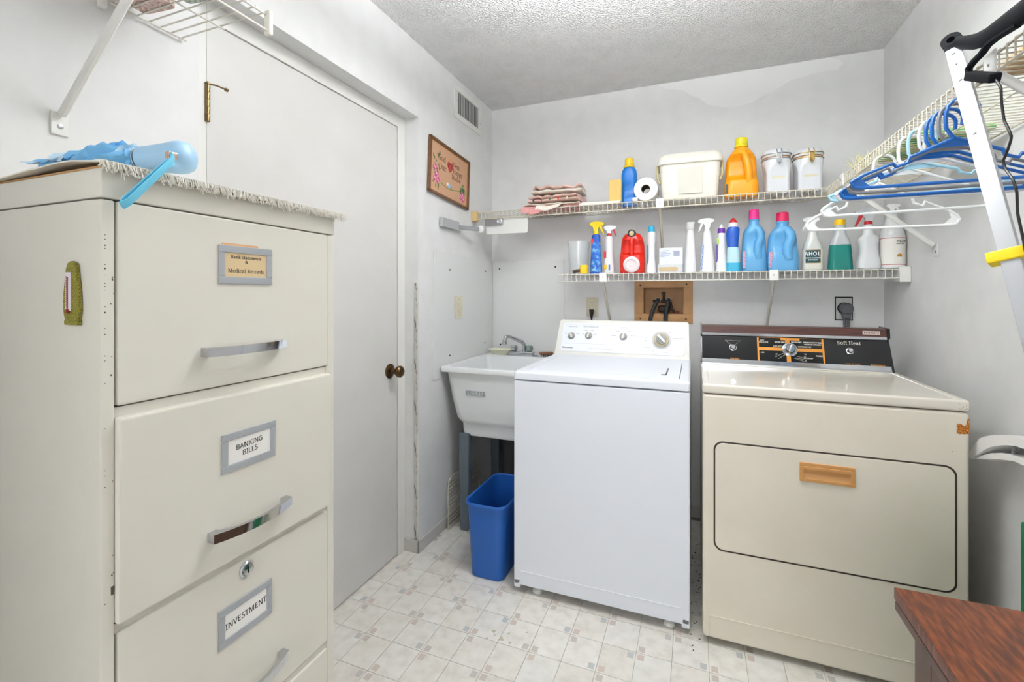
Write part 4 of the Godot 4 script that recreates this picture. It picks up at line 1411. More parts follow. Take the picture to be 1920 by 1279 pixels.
func sewing_cabinet():
	var t := thing("sewing_cabinet", "reddish brown wooden sewing cabinet with a folding top", "cabinet", Vector3(1.81, 0, 2.15))
	var x0 := -0.275; var x1 := 0.275; var z0 := -0.317; var z1 := 0.33
	var b := MB.new()
	b.rspan(Vector3(x0, 0.741, z0), Vector3(x1, 0.76, z1), 0.0015)
	obj("top_leaf", b, M.wood_top, t)
	b = MB.new()
	b.rspan(Vector3(x0 + 0.001, 0.724, z0 + 0.001), Vector3(x1, 0.7385, z1), 0.0015)
	b.loft([PackedVector3Array([Vector3(x0 + 0.02, 0.70, z1), Vector3(x1, 0.70, z1), Vector3(x1, 0.70, z0 + 0.02), Vector3(x0 + 0.02, 0.70, z0 + 0.02)]), PackedVector3Array([Vector3(x0 + 0.002, 0.724, z1), Vector3(x1, 0.724, z1), Vector3(x1, 0.724, z0 + 0.002), Vector3(x0 + 0.002, 0.724, z0 + 0.002)])])
	obj("lower_leaf", b, M.wood_dark, t)
	for q in [[x0 + 0.02, x0 + 0.05, z0 + 0.02, z0 + 0.075], [x0 + 0.02, x0 + 0.05, z1 - 0.06, z1 - 0.01], [x1 - 0.04, x1, z0 + 0.02, z0 + 0.06], [x1 - 0.04, x1, z1 - 0.06, z1 - 0.01]]:
		b = MB.new()
		b.rspan(Vector3(q[0], 0, q[2]), Vector3(q[1], 0.70, q[3]), 0.002)
		obj("corner_post", b, M.wood_dark, t)
	b = MB.new()
	b.rspan(Vector3(x0 + 0.02, 0.66, z0 + 0.075), Vector3(x0 + 0.05, 0.70, z1 - 0.06), 0.002)
	obj("top_rail", b, M.wood_dark, t)
	b = MB.new()
	b.rspan(Vector3(x0 + 0.034, 0.03, z0 + 0.09), Vector3(x0 + 0.048, 0.66, z1 - 0.07), 0.002)
	obj("side_panel", b, M.wood_dark, t)
	b = MB.new()
	b.span(Vector3(x0 + 0.05, 0.03, z0 + 0.03), Vector3(x1 - 0.04, 0.69, z0 + 0.045))
	obj("back_panel", b, M.wood_dark, t)

# ------------------------------------------------------------------ wire shelves
func wire_shelf(label: String, L: float, D: float, at: Vector3, turn: float, lip_from: float, m: Material, plain := false) -> Node3D:
	var t := thing("wire_shelf", label, "shelf", at, turn)
	var dr := 0.042
	var b := MB.new()
	b.tube([Vector3(0, -0.0021, 0.006), Vector3(0, -0.0021, D - 0.003), Vector3(0, -0.004, D), Vector3(0, -dr, D)], 0.0019, 5)
	var bent := b.mesh(60)
	b = MB.new()
	b.tube([Vector3(0, -0.0021, 0.006), Vector3(0, -0.0021, D)], 0.0019, 5)
	var straight := b.mesh(60)
	var n := int((L - 0.01) / 0.0254)
	for k in n + 1:
		var u := 0.005 + k * 0.0254
		inst("wire", bent if (u >= lip_from and not plain) else straight, m, t, Vector3(u, 0, 0))
	for r in [[-0.0058, 0.010, 0.0027, 0.0], [-0.0058, D * 0.5, 0.0022, 0.0], [-0.0045, D - 0.004, 0.0027, lip_from], [-dr, D - 0.001, 0.0030, lip_from]]:
		b = MB.new()
		b.tube([Vector3(r[3], r[0], r[1]), Vector3(L, r[0], r[1])], r[2], 8)
		obj("rail", b, m, t)
	return t

func brace(t: Node3D, u: float, D: float, drop: float, m: Material, clip := true):
	var b := MB.new()
	b.tube([Vector3(u, -0.040, D - 0.004), Vector3(u, -drop + 0.012, 0.012)], 0.009, 8, false, -1.0, 0.85)
	b.rspan(Vector3(u - 0.015, -drop - 0.03, 0.0), Vector3(u + 0.015, -drop + 0.018, 0.005), 0.002)
	obj("brace", b, m, t)
	screw(t, Vector3(u, -drop - 0.012, 0.005), "z", 0.0055, M.steel)
	if clip:
		b = MB.new()
		b.rspan(Vector3(u - 0.019, -0.047, D + 0.0005), Vector3(u + 0.019, 0.003, D + 0.006), 0.004)
		obj("clip_plate", b, M.white_plastic, t)
		screw(t, Vector3(u, -0.022, D + 0.006), "z", 0.0035, M.steel)

func shelves():
	var t := wire_shelf("long white wire shelf on the back wall below the ceiling, upper one", 1.776, 0.30, Vector3(0.010, DU, 0), 0, 0.0, M.wire)
	brace(t, 1.057, 0.30, 0.30, M.wire)
	var b := MB.new()
	b.rspan(Vector3(-0.010, -0.052, 0.262), Vector3(0.026, 0.006, 0.309), 0.004)
	obj("end_bracket", b, mat("d8bd86", 0.4), t)
	t = wire_shelf("lower white wire shelf on the back wall above the machines", 1.545, 0.30, Vector3(0.525, DL, 0), 0, 0.0, M.wire_white)
	brace(t, 0.254, 0.30, 0.36, M.wire_white)
	brace(t, 1.052, 0.30, 0.36, M.wire_white)
	b = MB.new()
	b.rspan(Vector3(1.527, -0.060, 0.25), Vector3(1.567, 0.008, 0.309), 0.004)
	obj("end_bracket", b, M.white_plastic, t)
	t = wire_shelf("cream wire shelf on the dryer side wall with plastic hangers hanging from it", 2.15, 0.302, Vector3(RW, DU, 0.012), -PI / 2, 0.29, M.wire)
	brace(t, 0.52, 0.302, 0.31, M.white_plastic, true)
	brace(t, 1.533, 0.302, 0.31, M.white_plastic, true)
	t = wire_shelf("short white wire shelf on the door wall above the filing cabinet", 1.03, 0.30, Vector3(0, 1.90, 2.995), PI / 2, 0.0, M.wire_white, true)
	brace(t, 0.777, 0.30, 0.30, M.white_plastic, false)
	b = MB.new()
	b.rspan(Vector3(1.024, -0.052, 0.288), Vector3(1.036, 0.006, 0.308), 0.004)
	obj("end_cap", b, M.cream, t)
	b = MB.new()
	b.rspan(Vector3(0.84, -0.025, 0.0), Vector3(0.856, 0.0, 0.016), 0.004)
	obj("wall_clip", b, M.white_plastic, t)
	for d in [["pinkish printed packet on the shelf above the filing cabinet", Vector3(0.078, 1.9004, 2.125), M.print_pink, Vector3(0.10, 0.05, 0.13)], ["greenish printed packet on the shelf above the filing cabinet", Vector3(0.205, 1.9004, 2.10), M.print_green, Vector3(0.085, 0.04, 0.10)]]:
		var p := thing("printed_packet", d[0], "packet", d[1], 0.1)
		b = MB.new()
		var s: Vector3 = d[3]
		b.loft([MB.ring(s.x * 0.96, s.z * 0.96, 0.01, 0.0), MB.ring(s.x, s.z, 0.015, s.y * 0.3), MB.ring(s.x * 0.97, s.z * 0.97, 0.015, s.y * 0.85), MB.ring(s.x * 0.8, s.z * 0.8, 0.02, s.y)])
		obj("wrapping", b, d[2], p)

# ------------------------------------------------------------------ bottles and boxes
func shell(t: Node, called: String, secs: Array, m: Material, seg := 5, cap1 := true) -> MeshInstance3D:
	# secs: [y, width, depth, corner radius, x offset, z offset]
	var b := MB.new()
	var r := []
	for s in secs:
		r.append(MB.ring(s[1], s[2], s[3], s[0], seg, s[4] if s.size() > 4 else 0.0, s[5] if s.size() > 5 else 0.0))
	b.loft(r, true, cap1)
	return obj(called, b, m, t)

func cap(t: Node, r0: float, r1: float, y0: float, y1: float, m: Material, x := 0.0, z := 0.0, called := "cap"):
	var b := MB.new()
	b.xf = Transform3D(Basis.IDENTITY, Vector3(x, 0, z))
	var rr := []
	for p in [[r0, y0], [r0, y0 + 0.002], [r1, y1 - 0.003], [r1 - 0.003, y1]]:
		var q := PackedVector3Array()
		for k in 32:
			var a := TAU * k / 32
			var w: float = p[0] + (0.0007 if k % 2 else 0.0)
			q.append(Vector3(cos(a) * w, p[1], -sin(a) * w))
		rr.append(q)
	b.loft(rr)
	return obj(called, b, m, t)

func trigger(t: Node, y: float, head: Material, lever: Material, d: float, s := 1.0, collar: Material = null):
	cap(t, 0.0145 * s, 0.0140 * s, y - 0.016, y + 0.006, collar if collar else head, 0, 0, "collar")
	var f := func(a: Array) -> PackedVector2Array:
		var p := PackedVector2Array()
		for q in a: p.append(Vector2(q[0] * d * s, y + q[1] * s))
		return p
	var b := MB.new()
	b.prism(f.call([[-0.012, 0.004], [0.012, 0.004], [0.013, 0.02], [0.022, 0.031], [0.040, 0.034], [0.046, 0.036], [0.047, 0.049], [0.042, 0.052], [0.028, 0.057], [-0.006, 0.060], [-0.026, 0.056], [-0.036, 0.047], [-0.034, 0.038], [-0.018, 0.030]]), -0.0095 * s, 0.0095 * s)
	obj("spray_head", b, head, t)
	b = MB.new()
	b.prism(f.call([[0.020, 0.032], [0.033, 0.034], [0.036, 0.018], [0.045, -0.004], [0.048, -0.014], [0.043, -0.015], [0.032, 0.004], [0.024, 0.018]]), -0.006 * s, 0.006 * s)
	obj("lever", b, lever, t)

func patch(t: Node, called: String, x0: float, x1: float, y0: float, y1: float, z: float, m: Material, r := 0.004):
	var b := MB.new()
	b.xf = Transform3D(Basis(Vector3.RIGHT, PI / 2), Vector3((x0 + x1) / 2, (y0 + y1) / 2, z))
	b.loft([MB.ring(x1 - x0, y1 - y0, r, -0.0004), MB.ring(x1 - x0, y1 - y0, r, 0.0006)])
	return obj(called, b, m, t)

func towel(label: String, at: Vector3, w: float, d: float, h: float, m: Material, seed_: int, wave: float, turn: float, hem: Material = null, layers := 3) -> Node3D:
	var t := thing("folded_towel", label, "towel", at, turn, "")
	var f := FastNoiseLite.new()
	f.seed = seed_
	f.frequency = 9.0
	for k in layers:
		var b := MB.new()
		var y0 := h * k / layers
		var y1 := h * (k + 1) / layers - 0.001
		var rings := []
		var n := 14
		for i in n + 1:
			var u := -0.5 + float(i) / n
			var q := PackedVector3Array()
			var ww := w * (1.0 - 0.04 * k)
			var lift := wave * (f.get_noise_2d(u, seed_ * 0.37)) * (0.2 + float(k) / layers)
			var th := (y1 - y0) * 0.5 * (0.85 if absf(u) > 0.45 else 1.0)
			for j in 16:
				var a := TAU * j / 16
				var c := Vector2(signf(cos(a)) * pow(absf(cos(a)), 0.35), signf(sin(a)) * pow(absf(sin(a)), 0.8))
				var zz := c.x * d * 0.5 * (1.0 + 0.12 * f.get_noise_2d(u * 1.7 + 4, k * 3.0))
				var yy := (y0 + y1) * 0.5 + c.y * th + lift * (0.5 + 0.5 * (zz / d)) + (0.004 * f.get_noise_2d(u * 2, zz * 2) if c.y > 0 else 0.0)
				q.append(Vector3(u * ww, maxf(yy, 0.0002 * k), zz))
			rings.append(q)
		b.loft(rings)
		obj("fold", b, m if (k % 2 == 0 or hem == null) else hem, t, 60.0)
	return t

func upper_items():
	# pile of towels at the end of the shelf
	var t := towel("pink towel drooping over the shelf edge, lowest of the towel pile", Vector3(0.475, DU, 0.165), 0.33, 0.23, 0.030, M.towel_pink, 3, 0.02, 0.05, M.towel_cream, 2)
	for c in [[-0.165, 0.01, 0.034, M.towel_pink, 0.0], [-0.07, 0.085, 0.022, M.towel_cream, 0.004]]:
		var g := []
		for i in 8:
			var row := []
			for j in 9:
				var v := i / 7.0
				var u := j / 8.0
				var w: float = lerpf(c[0], c[1], u) * (1.0 - 0.15 * v) - 0.02 * v
				var y: float = 0.028 - (0.012 + c[2] * (0.35 + 0.65 * (1.0 - absf(u - 0.35)))) * v * 1.4 + 0.004 * sin(u * 9.0)
				var z := 0.03 + 0.116 * minf(1.0, v * 2.2) + 0.003 * sin(u * 11 + v * 3) + float(c[4])
				row.append(Vector3(w, y, z))
			row.reverse()
			g.append(row)
		var hb := MB.new()
		hb.sheet(g, Vector3(0, -0.002, -0.002))
		obj("hanging_corner", hb, c[3], t, 60)
	t = towel("blush towel with coloured stripes in the middle of the towel pile", Vector3(0.49, DU + 0.040, 0.165), 0.30, 0.20, 0.040, M.towel_blush, 5, 0.02, -0.06, null, 2)
	for k in 5:
		var b := MB.new()
		var x := -0.11 + k * 0.05
		b.tube([Vector3(x, 0.004, 0.104), Vector3(x + 0.001, 0.012, 0.109), Vector3(x + 0.002, 0.017, 0.106)], 0.004, 6)
		obj("stripe", b, [mat("2f4c9c", 0.9), mat("9c4a5c", 0.9), mat("2f8a68", 0.9), mat("c02a3c", 0.9), mat("d8d2c4", 0.9)][k], t)
	towel("cream towel with tan hem on top of the towel pile", Vector3(0.50, DU + 0.090, 0.16), 0.29, 0.19, 0.044, M.towel_cream, 8, 0.06, 0.08, M.towel_blush, 2)
	t = thing("paper_sheet", "flat white folded paper lying between the towels and the blue bottle", "paper", Vector3(0.75, DU, 0.19), 0.1)
	var b := MB.new()
	for k in 3:
		b.rspan(Vector3(-0.115 + k * 0.006, k * 0.006, -0.09), Vector3(0.10 + k * 0.003, k * 0.006 + 0.0055, 0.085 - k * 0.006), 0.002)
	obj("sheets", b, M.paper, t)
	# sponge
	t = thing("sponge", "yellow sponge block standing beside the blue detergent bottle", "sponge", Vector3(0.826, DU + 0.019, 0.19))
	b = MB.new()
	b.rbox(Vector3(0, 0.062, 0), Vector3(0.07, 0.124, 0.035), 0.006, 3)
	var sm := tri_tex(mat("e6c377", 0.95), noise_image(128, 0.09, 101, [[0.25, "cfa85c"], [0.5, "e6c377"], [0.8, "efd08a"]], 3), Vector3(0.05, 0.05, 0.05))
	obj("foam", b, sm, t)
	# blue bottle with yellow cap
	t = thing("detergent_bottle", "blue detergent bottle with a yellow cap on the upper shelf", "bottle", Vector3(0.895, DU, 0.145))
	shell(t, "body", [[0.0, 0.074, 0.058, 0.02], [0.004, 0.082, 0.064, 0.022], [0.04, 0.083, 0.064, 0.022], [0.055, 0.081, 0.052, 0.02, 0.0, -0.005], [0.09, 0.079, 0.048, 0.02, 0.0, -0.006], [0.125, 0.081, 0.052, 0.022, 0.0, -0.004], [0.14, 0.084, 0.06, 0.024], [0.175, 0.084, 0.06, 0.026], [0.20, 0.076, 0.055, 0.027], [0.212, 0.06, 0.05, 0.025], [0.216, 0.05, 0.048, 0.024]], M.blue)
	cap(t, 0.030, 0.029, 0.214, 0.226, M.yellow2, 0, 0, "cap_skirt")
	cap(t, 0.0235, 0.0225, 0.226, 0.266, M.yellow2)
	# toilet paper, lying with the hole to the front
	t = thing("paper_roll", "white toilet paper roll lying on its side on the upper shelf", "paper roll", Vector3(0.996, DU + 0.0605, 0.235), 0.0)
	b = MB.new()
	b.xf = Transform3D(Basis(Vector3.RIGHT, PI / 2), Vector3.ZERO)
	b.lathe([Vector2(0.0225, -0.05), Vector2(0.059, -0.05), Vector2(0.0605, -0.047), Vector2(0.0605, 0.047), Vector2(0.059, 0.05), Vector2(0.0225, 0.05), Vector2(0.0225, -0.05)], 36, false, false)
	obj("roll", b, M.tissue, t)
	b = MB.new()
	b.xf = Transform3D(Basis(Vector3.RIGHT, PI / 2), Vector3.ZERO)
	b.lathe([Vector2(0.0210, -0.05), Vector2(0.0225, -0.05), Vector2(0.0225, 0.0505), Vector2(0.0210, 0.0505), Vector2(0.0210, -0.05)], 28, false, false)
	obj("core", b, M.core, t)
	b = MB.new()
	b.rspan(Vector3(-0.068, -0.0595, -0.05), Vector3(-0.04, -0.038, 0.0505), 0.006)
	obj("loose_end", b, M.tissue, t)
	# big tub
	t = thing("storage_tub", "large cream plastic tub with a rounded lid on the upper shelf", "tub", Vector3(1.205, DU, 0.165), 0.03)
	shell(t, "tub_body", [[0.0, 0.255, 0.15, 0.02], [0.005, 0.266, 0.16, 0.025], [0.03, 0.272, 0.166, 0.025], [0.19, 0.292, 0.186, 0.028]], M.cream, 5)
	patch(t, "frosted_panel", -0.055, 0.06, 0.028, 0.172, 0.0905, mat("d9d7ca", 0.6), 0.003)
	shell(t, "lid", [[0.182, 0.31, 0.205, 0.035], [0.186, 0.316, 0.211, 0.038], [0.202, 0.316, 0.211, 0.038], [0.222, 0.306, 0.20, 0.036], [0.236, 0.28, 0.175, 0.03], [0.238, 0.2, 0.11, 0.03]], M.cream, 6)
	b = MB.new()
	for s in [-1, 1]:
		b.tube([Vector3(s * 0.158, 0.185, 0.06), Vector3(s * 0.155, 0.12, 0.06), Vector3(s * 0.142, 0.09, 0.06)], 0.006, 8)
	obj("side_clip", b, mat("b8a877", 0.5), t)
	# orange jug
	jug("detergent_jug", "orange detergent jug with a lime yellow cap on the upper shelf", Vector3(1.45, DU, 0.185), 0.155, 0.085, 0.297, M.orange, M.lime, 0.03, "orange")
	# two canisters
	for d in [[1.603, 0.215, "white ceramic canister with a wire clasp beside the orange jug", M.steel], [1.735, 0.203, "white ceramic canister with a brassy clasp at the shelf corner", mat("b59a5c", 0.35, 0.8)]]:
		t = thing("canister", d[2], "canister", Vector3(d[0], DU, 0.19), 0.05)
		var h: float = d[1]
		shell(t, "pot", [[0.0, 0.092, 0.092, 0.012], [0.004, 0.098, 0.098, 0.014], [h * 0.45, 0.1, 0.1, 0.014], [h * 0.58, 0.108, 0.108, 0.024], [h * 0.70, 0.124, 0.124, 0.055], [h * 0.76, 0.126, 0.126, 0.063], [h * 0.8, 0.122, 0.122, 0.061]], M.ceramic, 6)
		shell(t, "lid", [[h * 0.83, 0.122, 0.122, 0.061], [h * 0.86, 0.126, 0.126, 0.063], [h * 0.92, 0.126, 0.126, 0.063], [h * 0.98, 0.11, 0.11, 0.055], [h, 0.06, 0.06, 0.03]], M.ceramic, 6)
		shell(t, "seal", [[h * 0.795, 0.121, 0.121, 0.0605], [h * 0.835, 0.121, 0.121, 0.0605]], mat("a2764e", 0.6), 6)
		for y in [h * 0.775, h * 0.885]:
			b = MB.new()
			var q := []
			for k in 28:
				var a := TAU * k / 28
				q.append(Vector3(cos(a) * 0.0645, y, sin(a) * 0.0645))
			b.tube(q, 0.0022, 6, true)
			obj("wire_ring", b, d[3], t)
		b = MB.new()
		b.tube([Vector3(-0.010, h * 0.97, 0.060), Vector3(-0.010, h * 0.90, 0.070), Vector3(-0.009, h * 0.70, 0.072), Vector3(0, h * 0.63, 0.070), Vector3(0.009, h * 0.70, 0.072), Vector3(0.010, h * 0.90, 0.070), Vector3(0.010, h * 0.97, 0.060)], 0.0024, 6)
		b.tube([Vector3(-0.006, h * 0.82, 0.070), Vector3(-0.004, h * 0.67, 0.073), Vector3(0.004, h * 0.67, 0.073), Vector3(0.006, h * 0.82, 0.070)], 0.0022, 6)
		b.rspan(Vector3(-0.0075, h * 0.66, 0.069), Vector3(0.0075, h * 0.86, 0.0715), 0.001)
		obj("clasp", b, d[3], t)
		patch(t, "gilt_print", -0.028, 0.028, h * 0.33, h * 0.38, 0.0495, mat("d8d2b4", 0.4), 0.004)

	# things lying on the long side shelf, seen through its wires
	t = thing("striped_cloth", "green and white striped cloth folded on the side wall shelf", "cloth", Vector3(1.955, DU, 0.84))
	b = MB.new()
	b.rbox(Vector3(0, 0.009, 0), Vector3(0.20, 0.018, 0.30), 0.006, 3)
	obj("folds", b, M.stripes, t)
	t = thing("dark_bag", "black and navy folded bag at the near end of the side shelf", "bag", Vector3(1.93, DU, 1.66))
	shell(t, "bag_body", [[0.0, 0.19, 0.22, 0.03], [0.01, 0.21, 0.24, 0.04], [0.04, 0.2, 0.23, 0.04], [0.06, 0.15, 0.18, 0.04]], M.navy)
	b = MB.new()
	b.tube([Vector3(-0.09, 0.04, -0.05), Vector3(-0.1, 0.07, 0.0), Vector3(-0.09, 0.04, 0.06)], 0.008, 8)
	obj("bag_handle", b, M.black, t)
	t = thing("tan_pouch", "small tan pouch lying beside the dark bag on the side shelf", "pouch", Vector3(1.93, DU, 1.45))
	shell(t, "pouch_body", [[0.0, 0.12, 0.10, 0.02], [0.008, 0.14, 0.12, 0.03], [0.03, 0.13, 0.11, 0.03], [0.04, 0.08, 0.07, 0.03]], mat("c9a87e", 0.8))
	t = thing("straw_tuft", "pale yellow straw tuft poking up behind the side shelf wires", "straw", Vector3(1.845, DU, 0.62))
	b = MB.new()
	for k in 46:
		var x := rng.randf_range(-0.03, 0.03)
		var z := rng.randf_range(-0.06, 0.06)
		var a := rng.randf_range(-0.03, 0.03)
		b.tube([Vector3(x, 0.0, z), Vector3(x + a * 0.5, 0.022, z + a * 0.4), Vector3(x + a, rng.randf_range(0.035, 0.055), z + a)], 0.0009, 3)
	var so := obj("straws", b, mat("d6cf8a", 0.9), t)
	so.set_meta("kind", "stuff")

# jug with a moulded handle on the side that faces the room
func jug(called: String, label: String, at: Vector3, w: float, d: float, h: float, m: Material, cm: Material, hx: float, look: String) -> Node3D:
	var t := thing(called, label, "jug", at)
	var hb := h * 0.86
	var z := -0.02
	shell(t, "body", [
		[0.0, w * 0.9, d * 0.9, 0.02], [0.006, w * 0.98, d * 0.98, 0.03], [h * 0.14, w, d, 0.035], [h * 0.27, w * 0.97, d * 0.97, 0.038],
		[h * 0.33, w * 0.93, d * 0.62, 0.026, 0.0, z * 0.75], [h * 0.40, w * 0.92, d * 0.5, 0.022, 0.0, z], [h * 0.60, w * 0.9, d * 0.5, 0.022, 0.0, z],
		[h * 0.66, w * 0.84, d * 0.6, 0.024, 0.0, z * 0.75], [h * 0.72, w * 0.72, d * 0.82, 0.036], [h * 0.79, w * 0.52, d * 0.68, 0.03], [h * 0.83, w * 0.36, w * 0.36, w * 0.18], [hb, w * 0.34, w * 0.34, w * 0.17]], m, 6)
	var b := MB.new()
	var hr := w * 0.115
	b.tube([Vector3(hx * 0.9, h * 0.22, d * 0.30), Vector3(hx, h * 0.31, d * 0.37), Vector3(hx * 0.95, h * 0.42, d * 0.38), Vector3(hx * 0.8, h * 0.56, d * 0.37), Vector3(hx * 0.55, h * 0.66, d * 0.33), Vector3(hx * 0.3, h * 0.75, d * 0.22)], hr, 12)
	obj("handle", b, m, t, 60)
	cap(t, w * 0.205, w * 0.20, hb - 0.004, hb + h * 0.03, cm, 0, 0, "cap_skirt")
	cap(t, w * 0.185, w * 0.178, hb + h * 0.03, h, cm)
	if look == "orange":
		patch(t, "side_label", -w * 0.47, -w * 0.40, h * 0.06, h * 0.22, d * 0.42, mat("4a4e52", 0.6), 0.004)
	return t

func lower_items():
	var b: MB
	var t := thing("measuring_cup", "clear plastic tumbler at the end of the lower shelf", "cup", Vector3(0.612, DL, 0.15))
	b = MB.new()
	b.lathe([Vector2(0.048, 0.0), Vector2(0.052, 0.003), Vector2(0.066, 0.185), Vector2(0.068, 0.19), Vector2(0.066, 0.19), Vector2(0.063, 0.185), Vector2(0.049, 0.006), Vector2(0.01, 0.005)], 32)
	obj("cup_wall", b, M.clear, t)
	t = thing("scrub_pad", "yellow scrub pad with a brown handle in front of the clear tumbler", "brush", Vector3(0.655, DL, 0.25), 0.15)
	b = MB.new()
	b.rspan(Vector3(-0.012, 0.0, -0.018), Vector3(0.03, 0.05, 0.018), 0.008, 3)
	obj("pad", b, M.yellow2, t)
	b = MB.new()
	b.tube([Vector3(-0.005, 0.02, 0), Vector3(-0.03, 0.017, 0.004), Vector3(-0.052, 0.010, 0.008)], 0.0095, 8)
	obj("handle", b, mat("4a3324", 0.6), t)
	# blue spray bottle
	var print_blue := tri_tex(mat("2a6fd0", 0.35), noise_image(128, 0.05, 111, [[0.38, "1b55b5"], [0.55, "2f7ad2"], [0.66, "7db8e6"], [0.85, "e8d23a"]], 4), Vector3(0.2, 0.2, 0.2))
	t = thing("spray_bottle", "blue spray bottle with a yellow trigger on the lower shelf", "bottle", Vector3(0.722, DL, 0.2), 0.0, "spray bottles on the lower shelf")
	shell(t, "body", [[0.0, 0.056, 0.044, 0.012], [0.004, 0.062, 0.05, 0.014], [0.04, 0.060, 0.05, 0.014], [0.12, 0.052, 0.046, 0.014], [0.19, 0.046, 0.042, 0.015], [0.215, 0.044, 0.04, 0.016], [0.222, 0.03, 0.03, 0.015]], M.deep_blue)
	shell(t, "label", [[0.012, 0.0626, 0.0508, 0.0145], [0.04, 0.0608, 0.0508, 0.0145], [0.12, 0.0528, 0.0468, 0.0145], [0.175, 0.0482, 0.0436, 0.015]], print_blue)
	patch(t, "red_badge", -0.024, -0.008, 0.17, 0.195, 0.0235, M.red_dark, 0.007)
	trigger(t, 0.236, M.yellow, M.yellow, 1.0, 0.95)
	# white spray bottle with red parts
	t = thing("spray_bottle", "slim white spray bottle with a red collar on the lower shelf", "bottle", Vector3(0.795, DL, 0.2), 0.0, "spray bottles on the lower shelf")
	shell(t, "body", [[0.0, 0.050, 0.042, 0.012], [0.004, 0.056, 0.048, 0.014], [0.03, 0.055, 0.048, 0.014], [0.08, 0.047, 0.044, 0.014], [0.14, 0.040, 0.04, 0.014], [0.195, 0.044, 0.04, 0.016], [0.208, 0.034, 0.034, 0.016]], M.bottle_white)
	patch(t, "red_print", -0.026, -0.014, 0.085, 0.125, 0.0215, M.red_dark, 0.005)
	patch(t, "yellow_print", -0.026, -0.010, 0.025, 0.05, 0.0245, M.yellow2, 0.006)
	patch(t, "blue_print", 0.0, 0.009, 0.018, 0.05, 0.0245, mat("5a74b8", 0.6), 0.002)
	trigger(t, 0.218, M.bottle_white, M.red_dark, 1.0, 0.82, M.red_dark)
	# red jug lying down with its clear measuring cap to the front
	t = thing("red_jug", "red detergent jug with a clear round cap lying on the lower shelf", "jug", Vector3(0.918, DL, 0.19))
	shell(t, "body", [[0.0, 0.118, 0.09, 0.02], [0.005, 0.128, 0.098, 0.028], [0.07, 0.132, 0.1, 0.03], [0.098, 0.131, 0.098, 0.03], [0.112, 0.128, 0.074, 0.03, 0.0, -0.010], [0.14, 0.125, 0.068, 0.03, 0.0, -0.012], [0.165, 0.12, 0.07, 0.03, 0.0, -0.010], [0.182, 0.112, 0.084, 0.034], [0.195, 0.104, 0.082, 0.036], [0.212, 0.082, 0.07, 0.034], [0.218, 0.05, 0.045, 0.022]], M.red, 6)
	b = MB.new()
	b.tube([Vector3(0, 0.085, 0.038), Vector3(0, 0.105, 0.041), Vector3(0, 0.14, 0.040), Vector3(0, 0.175, 0.036), Vector3(0, 0.20, 0.026)], 0.012, 10)
	obj("handle", b, M.red, t, 60)
	b = MB.new()
	b.xf = Transform3D(Basis(Vector3.RIGHT, PI / 2), Vector3(0, 0.215, 0.03))
	b.lathe([Vector2(0.021, -0.02), Vector2(0.022, 0.0), Vector2(0.021, 0.012), Vector2(0.015, 0.013), Vector2(0.0145, 0.006), Vector2(0.002, 0.006)], 24)
	obj("vent_cap", b, M.black, t)
	b = MB.new()
	b.xf = Transform3D(Basis(Vector3.RIGHT, PI / 2), Vector3(0, 0.215, 0.037))
	b.lathe([Vector2(0.013, -0.002), Vector2(0.013, 0.003), Vector2(0.006, 0.004), Vector2(0.006, 0.0035)], 20)
	obj("vent_ring", b, mat("c9b48a", 0.5), t)
	b = MB.new()
	b.xf = Transform3D(Basis(Vector3.RIGHT, PI / 2), Vector3(0.002, 0.0465, 0.049))
	b.lathe([Vector2(0.041, 0.0), Vector2(0.043, 0.004), Vector2(0.043, 0.012), Vector2(0.036, 0.017), Vector2(0.028, 0.017), Vector2(0.026, 0.010), Vector2(0.012, 0.009), Vector2(0.010, 0.012), Vector2(0.002, 0.012)], 32)
	obj("dosing_cap", b, mat("e7d9da", 0.2), t)
	# slim white bottle, blue cap
	t = thing("cleaner_bottle", "slim white cleaner bottle with a blue cap beside the red jug", "bottle", Vector3(1.018, DL, 0.2))
	shell(t, "body", [[0.0, 0.048, 0.046, 0.015], [0.004, 0.056, 0.05, 0.016], [0.03, 0.052, 0.048, 0.016], [0.08, 0.038, 0.038, 0.015], [0.15, 0.036, 0.036, 0.016], [0.20, 0.044, 0.044, 0.02], [0.213, 0.042, 0.042, 0.02], [0.22, 0.034, 0.034, 0.016]], M.bottle_white)
	patch(t, "blue_print", -0.021, -0.014, 0.05, 0.15, 0.017, mat("2f72b0", 0.5), 0.003)
	cap(t, 0.0165, 0.0155, 0.218, 0.252, M.aqua)
	# boxes
	t = thing("small_carton", "flat tan and white carton under the white box on the lower shelf", "box", Vector3(1.113, DL, 0.19))
	b = MB.new()
	b.rspan(Vector3(-0.062, 0, -0.05), Vector3(0.062, 0.042, 0.05), 0.002)
	obj("carton", b, mat("d5dadd", 0.7), t)
	patch(t, "print_stripe", -0.055, 0.04, 0.006, 0.03, 0.0502, mat("cbb491", 0.7), 0.01)
	t = thing("white_box", "white printed box on top of the flat carton", "box", Vector3(1.118, DL + 0.042, 0.185))
	b = MB.new()
	b.rspan(Vector3(-0.058, 0, -0.045), Vector3(0.058, 0.088, 0.045), 0.0015)
	obj("carton", b, mat("e2e6ec", 0.6), t)
	patch(t, "barcode", 0.012, 0.042, 0.045, 0.072, 0.0452, mat("9aa0b5", 0.7), 0.001)
	for k in 5:
		patch(t, "print_line", -0.052, -0.052 + [0.02, 0.045, 0.05, 0.03, 0.04][k], 0.040 + k * 0.008, 0.0425 + k * 0.008, 0.0452, mat("8f9ec6", 0.7), 0.0005)
	# white bottle with wide white cap
	t = thing("cleaner_bottle", "plain white tapered bottle with a wide white cap", "bottle", Vector3(1.212, DL, 0.2))
